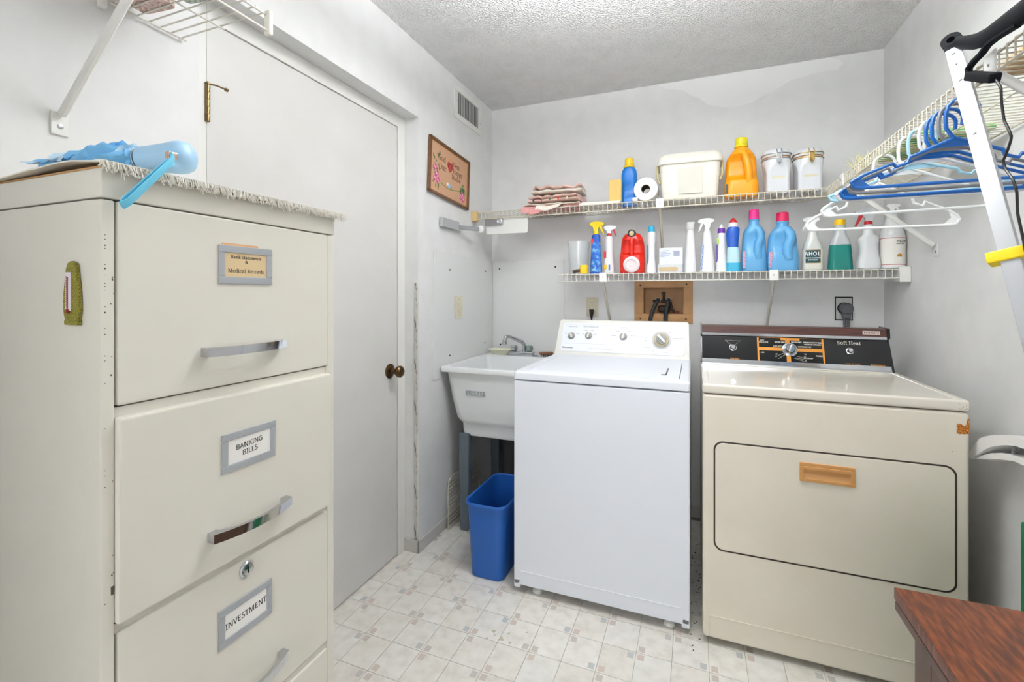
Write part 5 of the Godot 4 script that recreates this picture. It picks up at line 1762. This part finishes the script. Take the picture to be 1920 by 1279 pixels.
	shell(t, "body", [[0.0, 0.052, 0.048, 0.015], [0.004, 0.06, 0.052, 0.017], [0.06, 0.056, 0.05, 0.017], [0.14, 0.045, 0.044, 0.018], [0.205, 0.036, 0.036, 0.017], [0.225, 0.032, 0.032, 0.016]], M.bottle_white)
	cap(t, 0.018, 0.0215, 0.222, 0.261, mat("dedfdc", 0.45))
	# white trigger bottle with blue print
	t = thing("spray_bottle", "white spray bottle with blue print on its side", "bottle", Vector3(1.292, DL, 0.2), 0.0, "spray bottles on the lower shelf")
	shell(t, "body", [[0.0, 0.062, 0.05, 0.015], [0.004, 0.072, 0.055, 0.017], [0.04, 0.068, 0.054, 0.017], [0.11, 0.056, 0.048, 0.017], [0.17, 0.043, 0.042, 0.018], [0.205, 0.036, 0.036, 0.017], [0.212, 0.03, 0.03, 0.015]], M.bottle_white)
	b = MB.new()
	b.prism(PackedVector2Array([Vector2(-0.034, 0.015), Vector2(-0.020, 0.015), Vector2(-0.017, 0.135), Vector2(-0.023, 0.145), Vector2(-0.026, 0.13)]), 0.0235, 0.0262)
	obj("blue_print", b, tri_tex(mat("2c50a0", 0.5), noise_image(64, 0.12, 121, [[0.4, "274a9c"], [0.6, "dfe6f2"]], 2), Vector3(0.04, 0.04, 0.04)), t)
	trigger(t, 0.222, M.bottle_white, M.bottle_white, -1.0, 0.92)
	# slim bottle with purple collar
	t = thing("cleaner_bottle", "slim white bottle with a purple collar and pointed tip", "bottle", Vector3(1.358, DL, 0.2))
	shell(t, "body", [[0.0, 0.048, 0.046, 0.015], [0.004, 0.056, 0.05, 0.016], [0.03, 0.05, 0.046, 0.015], [0.08, 0.042, 0.04, 0.015], [0.19, 0.036, 0.036, 0.016], [0.198, 0.033, 0.033, 0.016]], M.bottle_white)
	patch(t, "purple_print", -0.025, -0.017, 0.05, 0.14, 0.016, M.violet, 0.003)
	patch(t, "green_print", -0.021, -0.012, 0.14, 0.17, 0.0165, mat("a6cf4f", 0.5), 0.004)
	cap(t, 0.0175, 0.0165, 0.197, 0.222, M.purple, 0, 0, "collar")
	b = MB.new()
	b.lathe([Vector2(0.012, 0.220), Vector2(0.011, 0.228), Vector2(0.006, 0.236), Vector2(0.003, 0.242)], 16)
	obj("tip", b, M.bottle_white, t)
	# toilet cleaner
	t = thing("toilet_cleaner", "blue angled neck toilet cleaner bottle with a red pointed cap", "bottle", Vector3(1.412, DL, 0.205))
	shell(t, "body", [[0.0, 0.058, 0.046, 0.013], [0.004, 0.064, 0.05, 0.014], [0.06, 0.061, 0.05, 0.015], [0.10, 0.056, 0.05, 0.016], [0.13, 0.051, 0.05, 0.018, -0.003], [0.16, 0.056, 0.052, 0.022, -0.004], [0.19, 0.062, 0.054, 0.026, -0.003], [0.215, 0.058, 0.05, 0.025], [0.226, 0.044, 0.044, 0.022]], M.deep_blue, 6)
	shell(t, "lower_label", [[0.001, 0.0645, 0.0505, 0.0145], [0.06, 0.0618, 0.0508, 0.0155], [0.10, 0.0568, 0.0508, 0.0165], [0.122, 0.0525, 0.0508, 0.0175, -0.002]], M.pale_aqua, 6)
	shell(t, "base_band", [[0.0005, 0.0648, 0.0508, 0.0145], [0.045, 0.0632, 0.0512, 0.0155]], M.aqua, 6)
	cap(t, 0.023, 0.021, 0.224, 0.246, M.bottle_white, 0, 0, "collar")
	b = MB.new()
	b.lathe([Vector2(0.019, 0.245), Vector2(0.018, 0.252), Vector2(0.011, 0.262), Vector2(0.004, 0.270)], 20)
	obj("cap", b, M.red_dark, t)
	# two light blue softener jugs
	t = jug_blue("softener_jug", "light blue softener jug with a bright pink cap", Vector3(1.505, DL, 0.2), 0.112, 0.08, 0.305, M.pink, 0.033, -1.0)
	t = jug_blue("softener_jug", "wider light blue softener jug with a crimson cap", Vector3(1.628, DL, 0.2), 0.134, 0.085, 0.284, M.magenta, 0.036, -1.0)
	# wood cleaner with a dark teal label
	t = thing("spray_bottle", "clear spray bottle with a dark teal label and white trigger", "bottle", Vector3(1.752, DL, 0.2), 0.0, "spray bottles on the lower shelf")
	shell(t, "body", [[0.0, 0.072, 0.06, 0.02], [0.004, 0.08, 0.066, 0.022], [0.10, 0.08, 0.066, 0.024], [0.125, 0.07, 0.058, 0.026], [0.15, 0.05, 0.046, 0.022], [0.185, 0.034, 0.034, 0.017], [0.195, 0.03, 0.03, 0.015]], mat("d3d6d2", 0.25))
	shell(t, "label", [[0.008, 0.0812, 0.0672, 0.0225], [0.098, 0.0812, 0.0672, 0.0245]], mat("e3e0d4", 0.5))
	patch(t, "teal_panel", -0.034, 0.026, 0.036, 0.095, 0.0340, M.label_teal, 0.001)
	b = MB.new()
	b.span(Vector3(-0.034, 0.034, 0.0336), Vector3(0.026, 0.0365, 0.0348))
	b.span(Vector3(0.025, 0.036, 0.0336), Vector3(0.027, 0.096, 0.0348))
	b.span(Vector3(-0.034, 0.0945, 0.0336), Vector3(0.026, 0.097, 0.0348))
	obj("label_border", b, mat("8f7a4c", 0.5), t)
	words("AHOL", 0.018, Transform3D(Basis.IDENTITY, Vector3(-0.006, 0.078, 0.0350)), M.bottle_white, t, "Droid Sans", true, true)
	words("WOOD CLEANER", 0.0062, Transform3D(Basis.IDENTITY, Vector3(-0.004, 0.058, 0.0350)), M.bottle_white, t, "Droid Sans", false, true)
	words("& POLISH", 0.0062, Transform3D(Basis.IDENTITY, Vector3(-0.004, 0.049, 0.0350)), M.bottle_white, t, "Droid Sans", false, true)
	trigger(t, 0.205, M.bottle_white, M.bottle_white, -1.0, 0.85)
	# teal liquid
	t = thing("cleaner_bottle", "clear bottle half full of teal cleaner with a yellow cap", "bottle", Vector3(1.862, DL, 0.2))
	shell(t, "liquid", [[0.0, 0.09, 0.058, 0.02], [0.004, 0.098, 0.064, 0.022], [0.05, 0.093, 0.062, 0.022], [0.10, 0.086, 0.058, 0.022], [0.117, 0.082, 0.056, 0.022]], M.teal)
	shell(t, "empty_neck", [[0.1172, 0.082, 0.056, 0.022], [0.14, 0.074, 0.052, 0.022], [0.165, 0.052, 0.046, 0.022], [0.19, 0.046, 0.044, 0.022], [0.212, 0.044, 0.042, 0.02]], M.frost)
	cap(t, 0.0225, 0.0215, 0.210, 0.236, M.yellow2)
	# white translucent spray with red trigger
	t = thing("spray_bottle", "translucent white spray bottle with a red trigger", "bottle", Vector3(1.957, DL, 0.25), 0.0, "spray bottles on the lower shelf")
	shell(t, "body", [[0.0, 0.078, 0.06, 0.02], [0.004, 0.086, 0.066, 0.022], [0.03, 0.084, 0.066, 0.022], [0.07, 0.068, 0.058, 0.02], [0.10, 0.066, 0.056, 0.02], [0.13, 0.076, 0.058, 0.024], [0.142, 0.07, 0.054, 0.026], [0.155, 0.046, 0.044, 0.022], [0.20, 0.036, 0.036, 0.018]], mat("dfe2e4", 0.3))
	trigger(t, 0.210, M.frost, M.red_dark, -1.0, 1.05, M.red_dark)
	# big white bottle with printed label
	t = thing("remover_bottle", "big white spray bottle with a printed label and red lines", "bottle", Vector3(2.044, DL, 0.25))
	shell(t, "body", [[0.0, 0.084, 0.084, 0.042], [0.004, 0.092, 0.092, 0.046], [0.14, 0.092, 0.092, 0.046], [0.165, 0.082, 0.082, 0.041], [0.2, 0.056, 0.056, 0.028], [0.235, 0.034, 0.034, 0.017], [0.245, 0.03, 0.03, 0.015]], mat("e0e3e3", 0.3), 7)
	shell(t, "label", [[0.012, 0.0928, 0.0928, 0.0464], [0.138, 0.0928, 0.0928, 0.0464]], M.paper, 7, false)
	for y in [0.016, 0.132]:
		shell(t, "red_line", [[y, 0.0932, 0.0932, 0.0466], [y + 0.0025, 0.0932, 0.0932, 0.0466]], mat("b02a48", 0.5), 7, false)
	var sx := Transform3D(Basis(Vector3.UP, -0.05), Vector3(0.006, 0.118, 0.0468))
	words("STANLEY", 0.0095, sx, M.ink, t, "Droid Serif", false, true, 0.0468)
	sx.origin.y = 0.108
	words("Remover", 0.0075, sx, M.ink, t, "Droid Serif", false, true, 0.0468)
	sx.origin.y = 0.052
	for k in 3:
		b = MB.new()
		var a0 := 0.15 + k * 0.11
		for i in 1:
			b.xf = Transform3D(Basis(Vector3.UP, a0), Vector3.ZERO)
			b.rspan(Vector3(-0.0045, 0.05, 0.0462), Vector3(0.0045, 0.064 - absf(k - 1) * 0.003, 0.0472), 0.0004)
		obj("truck_print", b, mat("c98f1f", 0.5), t)
	trigger(t, 0.252, M.bottle_white, M.bottle_white, 1.0, 0.6)

func jug_blue(called: String, label: String, at: Vector3, w: float, d: float, h: float, cm: Material, hx: float, s: float) -> Node3D:
	var t := thing(called, label, "jug", at, 0.0, "light blue softener jugs")
	var z := -0.016
	var hb := h * 0.83
	shell(t, "body", [
		[0.0, w * 0.9, d * 0.9, 0.02], [0.006, w * 0.98, d * 0.98, 0.028], [h * 0.16, w, d, 0.034], [h * 0.28, w * 0.99, d * 0.98, 0.036],
		[h * 0.36, w * 0.96, d * 0.80, 0.03, 0.0, z * 0.4], [h * 0.44, w * 0.93, d * 0.72, 0.026, 0.0, z * 0.6], [h * 0.56, w * 0.90, d * 0.72, 0.026, 0.0, z * 0.6],
		[h * 0.62, w * 0.86, d * 0.84, 0.03, 0.0, z * 0.3], [h * 0.68, w * 0.74, d * 0.8, 0.034], [h * 0.74, w * 0.5, d * 0.64, 0.026], [h * 0.765, w * 0.40, w * 0.40, w * 0.20], [hb, w * 0.38, w * 0.38, w * 0.19]], M.sky, 6)
	# the moulded grip runs down one side and swings out at the bottom
	var b := MB.new()
	b.tube([Vector3(w * 0.16, h * 0.20, d * 0.33), Vector3(w * 0.10, h * 0.30, d * 0.38), Vector3(w * 0.12, h * 0.42, d * 0.37), Vector3(w * 0.22, h * 0.53, d * 0.34), Vector3(w * 0.20, h * 0.63, d * 0.29), Vector3(w * 0.1, h * 0.70, d * 0.22)], w * 0.17, 12)
	obj("handle", b, M.sky, t, 60)
	patch(t, "floral_print", -w * 0.47, -w * 0.34, h * 0.05, h * 0.33, d * 0.44, tri_tex(mat("c0708a", 0.5), noise_image(64, 0.12, int(w * 1000), [[0.3, "8fc0dc"], [0.5, "d7a3b4"], [0.7, "b9405c"]], 3), Vector3(0.04, 0.04, 0.04)), 0.008)
	cap(t, w * 0.21, w * 0.21, hb - 0.003, hb + h * 0.015, M.sky, 0, 0, "neck_ring")
	cap(t, w * 0.20, w * 0.19, hb + h * 0.015, h, cm)
	return t

# ------------------------------------------------------------------ hangers
func hanger(m: Material, label: String, z: float, drop: float, half: float, turn: float, tiltz: float, notch := true, x := 1.7905):
	var t := thing("clothes_hanger", label, "hanger", Vector3(x, DU - 0.0345, z), turn, "plastic hangers on the side shelf")
	t.rotation.z = tiltz
	var r := 0.0042
	var b := MB.new()
	# hook over the front of the shelf
	var hk := []
	hk.append(Vector3(0.041, -0.042, 0))
	for k in 9:
		var a := -0.25 + (PI + 0.25) * k / 8.0
		hk.append(Vector3(0.014 + cos(a) * 0.029, -0.0265 + sin(a) * 0.0265, 0))
	hk.append(Vector3(-0.017, -0.040, 0))
	hk.append(Vector3(-0.016, -0.066, 0))
	hk.append(Vector3(-0.006, -0.084, 0))
	hk.append(Vector3(0.0, -0.09, 0))
	b.tube(hk, r, 8)
	obj("hook", b, m, t)
	b = MB.new()
	var yb := -drop
	var ys := -0.09
	for s in [-1.0, 1.0]:
		var p := [Vector3(0, ys, 0)]
		if notch:
			p.append(Vector3(s * half * 0.30, ys - (drop - 0.09) * 0.26, 0))
			p.append(Vector3(s * half * 0.42, ys - (drop - 0.09) * 0.36, 0))
			p.append(Vector3(s * half * 0.44, ys - (drop - 0.09) * 0.48, 0))
			p.append(Vector3(s * half * 0.55, ys - (drop - 0.09) * 0.56, 0))
			p.append(Vector3(s * half * 0.58, ys - (drop - 0.09) * 0.47, 0))
		p.append(Vector3(s * half * 0.86, yb + (drop - 0.09) * 0.32, 0))
		p.append(Vector3(s * half * 0.97, yb + (drop - 0.09) * 0.20, 0))
		p.append(Vector3(s * half, yb + 0.016, 0))
		p.append(Vector3(s * half * 0.965, yb + 0.003, 0))
		p.append(Vector3(s * half * 0.90, yb, 0))
		b.tube(p, r, 8)
	b.tube([Vector3(-half * 0.91, yb, 0), Vector3(half * 0.91, yb, 0)], r * 0.95, 8)
	obj("arms", b, m, t)
	b = MB.new()
	b.prism(PackedVector2Array([Vector2(-0.045, ys - 0.022), Vector2(0, ys), Vector2(0.045, ys - 0.022), Vector2(0.02, ys - 0.020), Vector2(-0.02, ys - 0.020)]), -0.0015, 0.0015)
	obj("web", b, m, t)
	for s in [-1.0, 1.0]:
		b = MB.new()
		b.prism(PackedVector2Array([Vector2(s * half * 0.86, yb + (drop - 0.09) * 0.31), Vector2(s * half * 0.985, yb + 0.02), Vector2(s * half * 0.95, yb + 0.002), Vector2(s * half * 0.80, yb + 0.001), Vector2(s * half * 0.90, yb + 0.022)]), -0.0015, 0.0015)
		obj("corner_web", b, m, t)

func hangers():
	hanger(M.hang_white, "white plastic hanger hanging lowest, farthest along the side shelf", 0.93, 0.234, 0.205, 0.02, 0.0, true)
	hanger(M.hang_white, "white plastic hanger second from the far end of the side shelf", 1.13, 0.214, 0.205, -0.03, 0.012, false)
	hanger(M.hang_light, "pale blue plastic hanger between the white and dark blue hangers", 1.195, 0.178, 0.20, -0.10, 0.02)
	hanger(M.hang_white, "white plastic hanger squeezed between pale blue and dark blue hangers", 1.262, 0.196, 0.20, 0.03, 0.0, false)
	hanger(M.hang_blue, "dark blue plastic hanger, farthest of the three blue hangers", 1.30, 0.198, 0.20, 0.02, 0.005)
	hanger(M.hang_blue, "dark blue plastic hanger in the middle of the three blue hangers", 1.332, 0.202, 0.205, -0.02, 0.0)
	hanger(M.hang_grey, "grey plastic hanger just behind the nearest blue hanger", 1.366, 0.197, 0.20, 0.02, 0.003)
	hanger(M.hang_blue, "dark blue plastic hanger nearest to the aluminium rail", 1.40, 0.191, 0.20, 0.0, 0.0)

# ------------------------------------------------------------------ folding luggage cart hung on the side shelf
func cart():
	var t := thing("luggage_cart", "folding aluminium luggage cart with black handle hanging on the side shelf", "luggage cart", Vector3(1.757, 1.775, 1.478))
	# rail direction in the plane of the shelf front
	var dir := Vector3(0.0, -0.487, 0.202).normalized()
	var bs := Basis(dir.cross(Vector3.RIGHT).normalized() * -1.0, -dir, Vector3.RIGHT)   # x across, y up the rail, z to the wall
	bs = Basis(bs.x, bs.y, bs.x.cross(bs.y)) * Basis(Vector3.UP, RAILTURN)
	var b := MB.new()
	b.xf = Transform3D(bs, Vector3.ZERO)
	b.rspan(Vector3(-0.0135, -1.05, -0.009), Vector3(0.0135, -0.004, 0.009), 0.0015)
	obj("rail", b, M.alu, t)
	for y in [-0.02, -0.05, -0.095, -0.235]:
		for s in [-1.0, 1.0]:
			var r := MB.new()
			r.xf = Transform3D(bs * Basis(Vector3.RIGHT, s * PI / 2), bs * Vector3(0.002, y, s * 0.009))
			r.lathe([Vector2(0.0034, 0), Vector2(0.003, 0.001), Vector2(0.001, 0.0016)], 10)
			obj("rivet", r, M.steel, t)
	# black corner knuckle with a hole
	b = MB.new()
	b.xf = Transform3D(bs, Vector3.ZERO)
	var ring_in := []
	var oo := []
	for i in 20:
		var a := TAU * i / 20
		ring_in.append(Vector2(0.0 + cos(a) * 0.0075, 0.019 + sin(a) * 0.0075))
		oo.append(Vector2(0.0 + cos(a) * 0.018, 0.018 + sin(a) * 0.018))
	for i in 20:
		var j := (i + 1) % 20
		var f := func(q: Vector2, z: float) -> Vector3: return Vector3(q.x, q.y, z)
		b.quad(f.call(oo[i], 0.0095), f.call(oo[j], 0.0095), f.call(ring_in[j], 0.0095), f.call(ring_in[i], 0.0095))
		b.quad(f.call(oo[j], -0.0095), f.call(oo[i], -0.0095), f.call(ring_in[i], -0.0095), f.call(ring_in[j], -0.0095))
		b.quad(f.call(oo[i], -0.0095), f.call(oo[j], -0.0095), f.call(oo[j], 0.0095), f.call(oo[i], 0.0095))
		b.quad(f.call(ring_in[j], -0.0095), f.call(ring_in[i], -0.0095), f.call(ring_in[i], 0.0095), f.call(ring_in[j], 0.0095))
	b.rspan(Vector3(-0.0145, -0.006, -0.0095), Vector3(0.0145, 0.008, 0.0095), 0.002)
	obj("knuckle", b, mat("16181b", 0.6, 0.0, 0.2), t)
	# grip running out into the room
	b = MB.new()
	b.tube([Vector3(0.0, 0.008, 0.012), Vector3(0.0, -0.010, 0.045), Vector3(0.0, -0.028, 0.085), Vector3(0.0, -0.038, 0.121), Vector3(0.0, -0.044, 0.171), Vector3(0.0, -0.05, 0.23), Vector3(0.0, -0.055, 0.42)], 0.0115, 12, false, 0.023, 0.6)
	obj("grip", b, mat("16181b", 0.6, 0.0, 0.2), t)
	# hook and foot below the grip
	b = MB.new()
	b.tube([Vector3(-0.002, -0.066, 0.22), Vector3(-0.002, -0.058, 0.165), Vector3(-0.002, -0.057, 0.130), Vector3(-0.002, -0.064, 0.110), Vector3(-0.002, -0.066, 0.085), Vector3(-0.002, -0.072, 0.062), Vector3(-0.002, -0.088, 0.064), Vector3(-0.002, -0.100, 0.082), Vector3(-0.002, -0.118, 0.115)], 0.0065, 8)
	b.xf = Transform3D(Basis(Vector3.RIGHT, 0.45), Vector3(0, -0.108, 0.105))
	b.rspan(Vector3(-0.010, -0.009, -0.05), Vector3(0.010, 0.009, 0.05), 0.004)
	obj("latch_hook", b, mat("16181b", 0.6, 0.0, 0.2), t)
	# elastic cord
	b = MB.new()
	var cp := [Vector3(0, -0.133, 0.150), Vector3(0, -0.155, 0.166), Vector3(0, -0.185, 0.168), Vector3(0, -0.218, 0.175), Vector3(0, -0.244, 0.191), Vector3(0, -0.256, 0.197), Vector3(0, -0.27, 0.189), Vector3(0, -0.284, 0.179), Vector3(0, -0.292, 0.171), Vector3(0, -0.309, 0.18), Vector3(0, -0.333, 0.201), Vector3(0, -0.356, 0.211), Vector3(0, -0.394, 0.213), Vector3(0, -0.447, 0.23), Vector3(0, -0.60, 0.27)]
	var c3 := Curve3D.new()
	for i in cp.size():
		var tn := Vector3.ZERO
		if i > 0 and i < cp.size() - 1: tn = (cp[i + 1] - cp[i - 1]) * 0.2
		c3.add_point(cp[i], -tn, tn)
	var pts := []
	for i in 70: pts.append(c3.sample_baked(c3.get_baked_length() * i / 69.0))
	b.tube(pts, 0.0022, 7)
	obj("elastic_cord", b, M.black, t)
	b = MB.new()
	b.xf = Transform3D(bs, bs * Vector3(0, -0.505, 0))
	b.rspan(Vector3(-0.020, -0.011, -0.013), Vector3(0.03, 0.011, 0.013), 0.003)
	obj("yellow_clip", b, M.yellow, t)

# ------------------------------------------------------------------ on the filing cabinet
func cabinet_top():
	var t := thing("cardboard_sheet", "tan cardboard sheet under the white cloth on the filing cabinet", "cardboard", Vector3(0.292, 1.3903, 2.247))
	var b := MB.new()
	b.rspan(Vector3(-0.28, 0, -0.192), Vector3(0.287, 0.003, 0.189), 0.001)
	obj("board", b, M.cardboard, t)
	t = thing("fringed_cloth", "white fringed cloth spread on top of the filing cabinet", "cloth", Vector3(0.292, 1.3935, 2.247))
	var f := FastNoiseLite.new()
	f.seed = 77
	f.frequency = 7.0
	var g := []
	for i in 31:
		var row := []
		for j in 41:
			var u := i / 30.0
			var v := j / 40.0
			var x := lerpf(-0.27, 0.296 + 0.003 * sin(v * 40.0), u)
			var z := lerpf(0.197, -0.200, v)
			var y := 0.0035 + 0.0025 * (f.get_noise_2d(x * 2, z * 2) + 0.5)
			if u > 0.97: y -= 0.005 * (u - 0.97) / 0.03
			if v < 0.03: y += -0.003 + 0.007 * exp(-pow((u - 0.83) / 0.14, 2.0))
			elif v < 0.25: y += 0.008 * exp(-pow((u - 0.83) / 0.14, 2.0)) * (1.0 - (v - 0.03) / 0.22)
			if v > 0.96 and u > 0.9: y += 0.004
			row.append(Vector3(x, maxf(y, 0.002), z))
		row.reverse()
		g.append(row)
	for row in g: row.reverse()
	b = MB.new()
	b.sheet(g, Vector3(0, -0.0018, 0))
	obj("fabric", b, M.cloth, t, 70)
	b = MB.new()
	for k in 900:
		var v := rng.randf()
		var z := lerpf(0.197, -0.202, v)
		var x := 0.292 + rng.randf_range(-0.004, 0.006)
		var l := rng.randf_range(0.004, 0.011) + (0.006 if rng.randf() < 0.05 else 0.0)
		var dz := rng.randf_range(-0.007, 0.004)
		b.tube([Vector3(x - 0.006, 0.004, z), Vector3(x + 0.004, 0.0025, z + dz * 0.3), Vector3(x + 0.007, -l * 0.6, z + dz * 0.8), Vector3(x + 0.006 + rng.randf_range(-0.002, 0.003), -l, z + dz * 1.4)], 0.00055, 3)
	for k in 2:
		var z := 0.168 - k * 0.03
		var q := []
		for i in 11:
			var a := PI * i / 10.0
			q.append(Vector3(0.300, 0.003 - sin(a) * (0.013 - 0.003 * k), z - 0.010 + cos(a) * 0.010))
		b.tube(q, 0.0016, 5)
	var fr := obj("fringe", b, M.fringe, t)
	fr.set_meta("kind", "stuff")
	t = thing("tan_envelope", "flat tan envelope lying on the far edge of the white cloth", "envelope", Vector3(0.45, 1.4015, 2.09), 0.35)
	b = MB.new()
	b.rspan(Vector3(-0.06, 0, -0.03), Vector3(0.06, 0.002, 0.03), 0.0008)
	obj("envelope_body", b, mat("cf9f72", 0.9), t)

	# folding umbrella
	t = thing("folding_umbrella", "light blue folding umbrella with a wrist strap on the filing cabinet", "umbrella", Vector3(0.440, 1.4065, 2.359))
	var ax := Vector3(0.551 - 0.349, 0.012, 2.316 - 2.396).normalized()
	var sd := ax.cross(Vector3.UP).normalized()
	var up := sd.cross(ax).normalized()
	var B := Basis(sd, ax, sd.cross(ax))
	# handle: a thick tapering grip with a domed end
	b = MB.new()
	b.xf = Transform3D(B, Vector3(0.045, 0.028, -0.018))
	b.lathe([Vector2(0.016, 0.0), Vector2(0.0185, 0.002), Vector2(0.0195, 0.02), Vector2(0.0215, 0.04), Vector2(0.0235, 0.052), Vector2(0.0235, 0.060), Vector2(0.021, 0.067), Vector2(0.014, 0.0725), Vector2(0.004, 0.0745)], 28)
	obj("handle", b, M.umb_handle, t)
	b = MB.new()
	for k in 3:
		b.xf = Transform3D(B, Vector3(0.045, 0.028, -0.018) - ax * (0.003 + k * 0.004))
		b.lathe([Vector2(0.0165, -0.0015), Vector2(0.018, 0.0), Vector2(0.0165, 0.0015)], 20)
	obj("rib_collar", b, mat("c9d3da", 0.3, 0.6), t)
	# crumpled canopy wound around the shaft
	var fn := FastNoiseLite.new()
	fn.seed = 19
	fn.frequency = 1.0
	b = MB.new()
	var rings := []
	for i in 34:
		var u := i / 33.0
		var c := Vector3(0.043, 0.026, -0.017).lerp(Vector3(-0.078, 0.012, 0.034), u)
		var rad := lerpf(0.020, 0.011, u) + 0.011 * exp(-pow((u - 0.32) / 0.2, 2.0))
		var q := PackedVector3Array()
		for k in 28:
			var a := TAU * k / 28
			var fold := 0.20 * sin(a * 5.0 + u * 11.0) + 0.34 * fn.get_noise_3d(cos(a) * 2.2, sin(a) * 2.2, u * 6.0)
			var p := c + (sd * cos(a) * 1.15 + up * sin(a) * 0.82) * rad * (1.0 + fold)
			p.y = maxf(p.y, 0.0005)
			q.append(p)
		rings.append(q)
	rings.reverse()
	for q in rings: q.reverse()
	rings.reverse()
	b.loft(rings)
	obj("canopy", b, M.umb, t, 55)
	# loose pleats
	for d in [[0.035, 0.015, 0.036, 0.11, M.umb_light], [0.02, -0.01, 0.040, 0.09, M.umb], [-0.005, -0.03, 0.034, 0.08, M.umb_light], [-0.03, -0.05, 0.020, 0.10, M.umb], [-0.05, -0.065, 0.015, 0.06, M.umb_light]]:
		b = MB.new()
		var gg := []
		for i in 5:
			var row := []
			for j in 14:
				var v := j / 13.0
				var w := i / 4.0
				var base := Vector3(d[0], 0.0, -0.4 * d[0]).lerp(Vector3(d[1] - 0.03, 0.0, -0.4 * d[1] + 0.01), v)
				var rise: float = d[2] * (0.75 + 0.25 * sin(v * 7.0 + i)) * (1.0 - 0.3 * v)
				row.append(base + Vector3(0.010 * sin(v * 9 + w), 0.014 + rise * (0.55 + 0.55 * sin(w * PI * 0.75)), 0.020 - 0.034 * w + 0.004 * sin(v * 13.0)))
			gg.append(row)
		b.sheet(gg, Vector3(0, -0.0008, 0))
		obj("pleat", b, d[4], t, 60)
	# strap loop hanging over the front of the cabinet
	b = MB.new()
	var s0 := Vector3(0.098, 0.030, -0.020)
	var band := [s0, s0 + Vector3(0.022, -0.004, 0.010), Vector3(0.150, 0.012, 0.004), Vector3(0.166, 0.002, 0.018), Vector3(0.168, -0.030, 0.044), Vector3(0.168, -0.058, 0.066), Vector3(0.166, -0.063, 0.072), Vector3(0.163, -0.056, 0.067), Vector3(0.1625, -0.028, 0.043), Vector3(0.161, 0.001, 0.018), Vector3(0.147, 0.009, 0.003), s0 + Vector3(0.020, -0.007, 0.008)]
	b.tube(band, 0.006, 8, false, -1.0, 0.22)
	obj("wrist_strap", b, M.strap, t)
	b = MB.new()
	b.rbox(Vector3(0.130, 0.021, -0.006), Vector3(0.009, 0.010, 0.013), 0.002)
	obj("strap_clasp", b, mat("d9b8a4", 0.25, 0.8), t)

# ------------------------------------------------------------------ right wall
func right_wall_things():
	var t := thing("ironing_board", "folded green ironing board leaning on the wall beside the dryer", "ironing board", Vector3(2.058, 0, 1.27))
	var b := MB.new()
	b.rspan(Vector3(-0.012, 0.03, -0.165), Vector3(0.012, 0.63, 0.2), 0.008)
	obj("padded_board", b, M.green, t)
	b = MB.new()
	b.tube([Vector3(0.018, 0.0, -0.1), Vector3(0.018, 0.6, 0.05)], 0.009, 8)
	b.tube([Vector3(0.018, 0.0, 0.12), Vector3(0.018, 0.6, -0.05)], 0.009, 8)
	obj("legs", b, M.alu, t)
	t = thing("plastic_rest", "white curved plastic rest on the wall beside the dryer", "rest", Vector3(2.05, 0.80, 1.075))
	# an arched white lip with a hollow and a thin tray below it, outlines given as (z, y)
	b = MB.new()
	b.xf = Transform3D(Basis(Vector3(0, 0, 1), Vector3.UP, Vector3(-1, 0, 0)), Vector3.ZERO)
	var o := Vector2(1.06, 0.80)
	var pl := PackedVector2Array()
	for q in [[0.917, 0.742], [0.922, 0.758], [0.945, 0.785], [0.972, 0.812], [1.0, 0.827], [1.04, 0.842], [1.08, 0.854], [1.12, 0.865], [1.2, 0.872], [1.2, 0.845], [1.14, 0.842], [1.10, 0.832], [1.07, 0.822], [1.03, 0.806], [0.99, 0.782], [0.96, 0.760], [0.935, 0.744], [0.925, 0.738]]:
		pl.append(Vector2(q[0], q[1]) - o)
	b.prism(pl, -0.035, 0.035)
	obj("arched_lip", b, mat("f2f2f0", 0.35), t, 50)
	b = MB.new()
	b.xf = Transform3D(Basis(Vector3(0, 0, 1), Vector3.UP, Vector3(-1, 0, 0)), Vector3.ZERO)
	pl = PackedVector2Array()
	for q in [[0.935, 0.742], [0.97, 0.762], [1.02, 0.785], [1.07, 0.802], [1.12, 0.812], [1.2, 0.82], [1.2, 0.80], [1.12, 0.796], [1.05, 0.778], [0.98, 0.755]]:
		pl.append(Vector2(q[0], q[1]) - o)
	b.prism(pl, -0.038, 0.03)
	obj("tray", b, mat("eeeeec", 0.35), t, 50)
	b = MB.new()
	b.tube([Vector3(-0.02, 0.03, 0.045), Vector3(-0.028, 0.015, 0.055), Vector3(-0.02, 0.0, 0.07)], 0.004, 6)
	obj("spring_clip", b, M.steel, t)
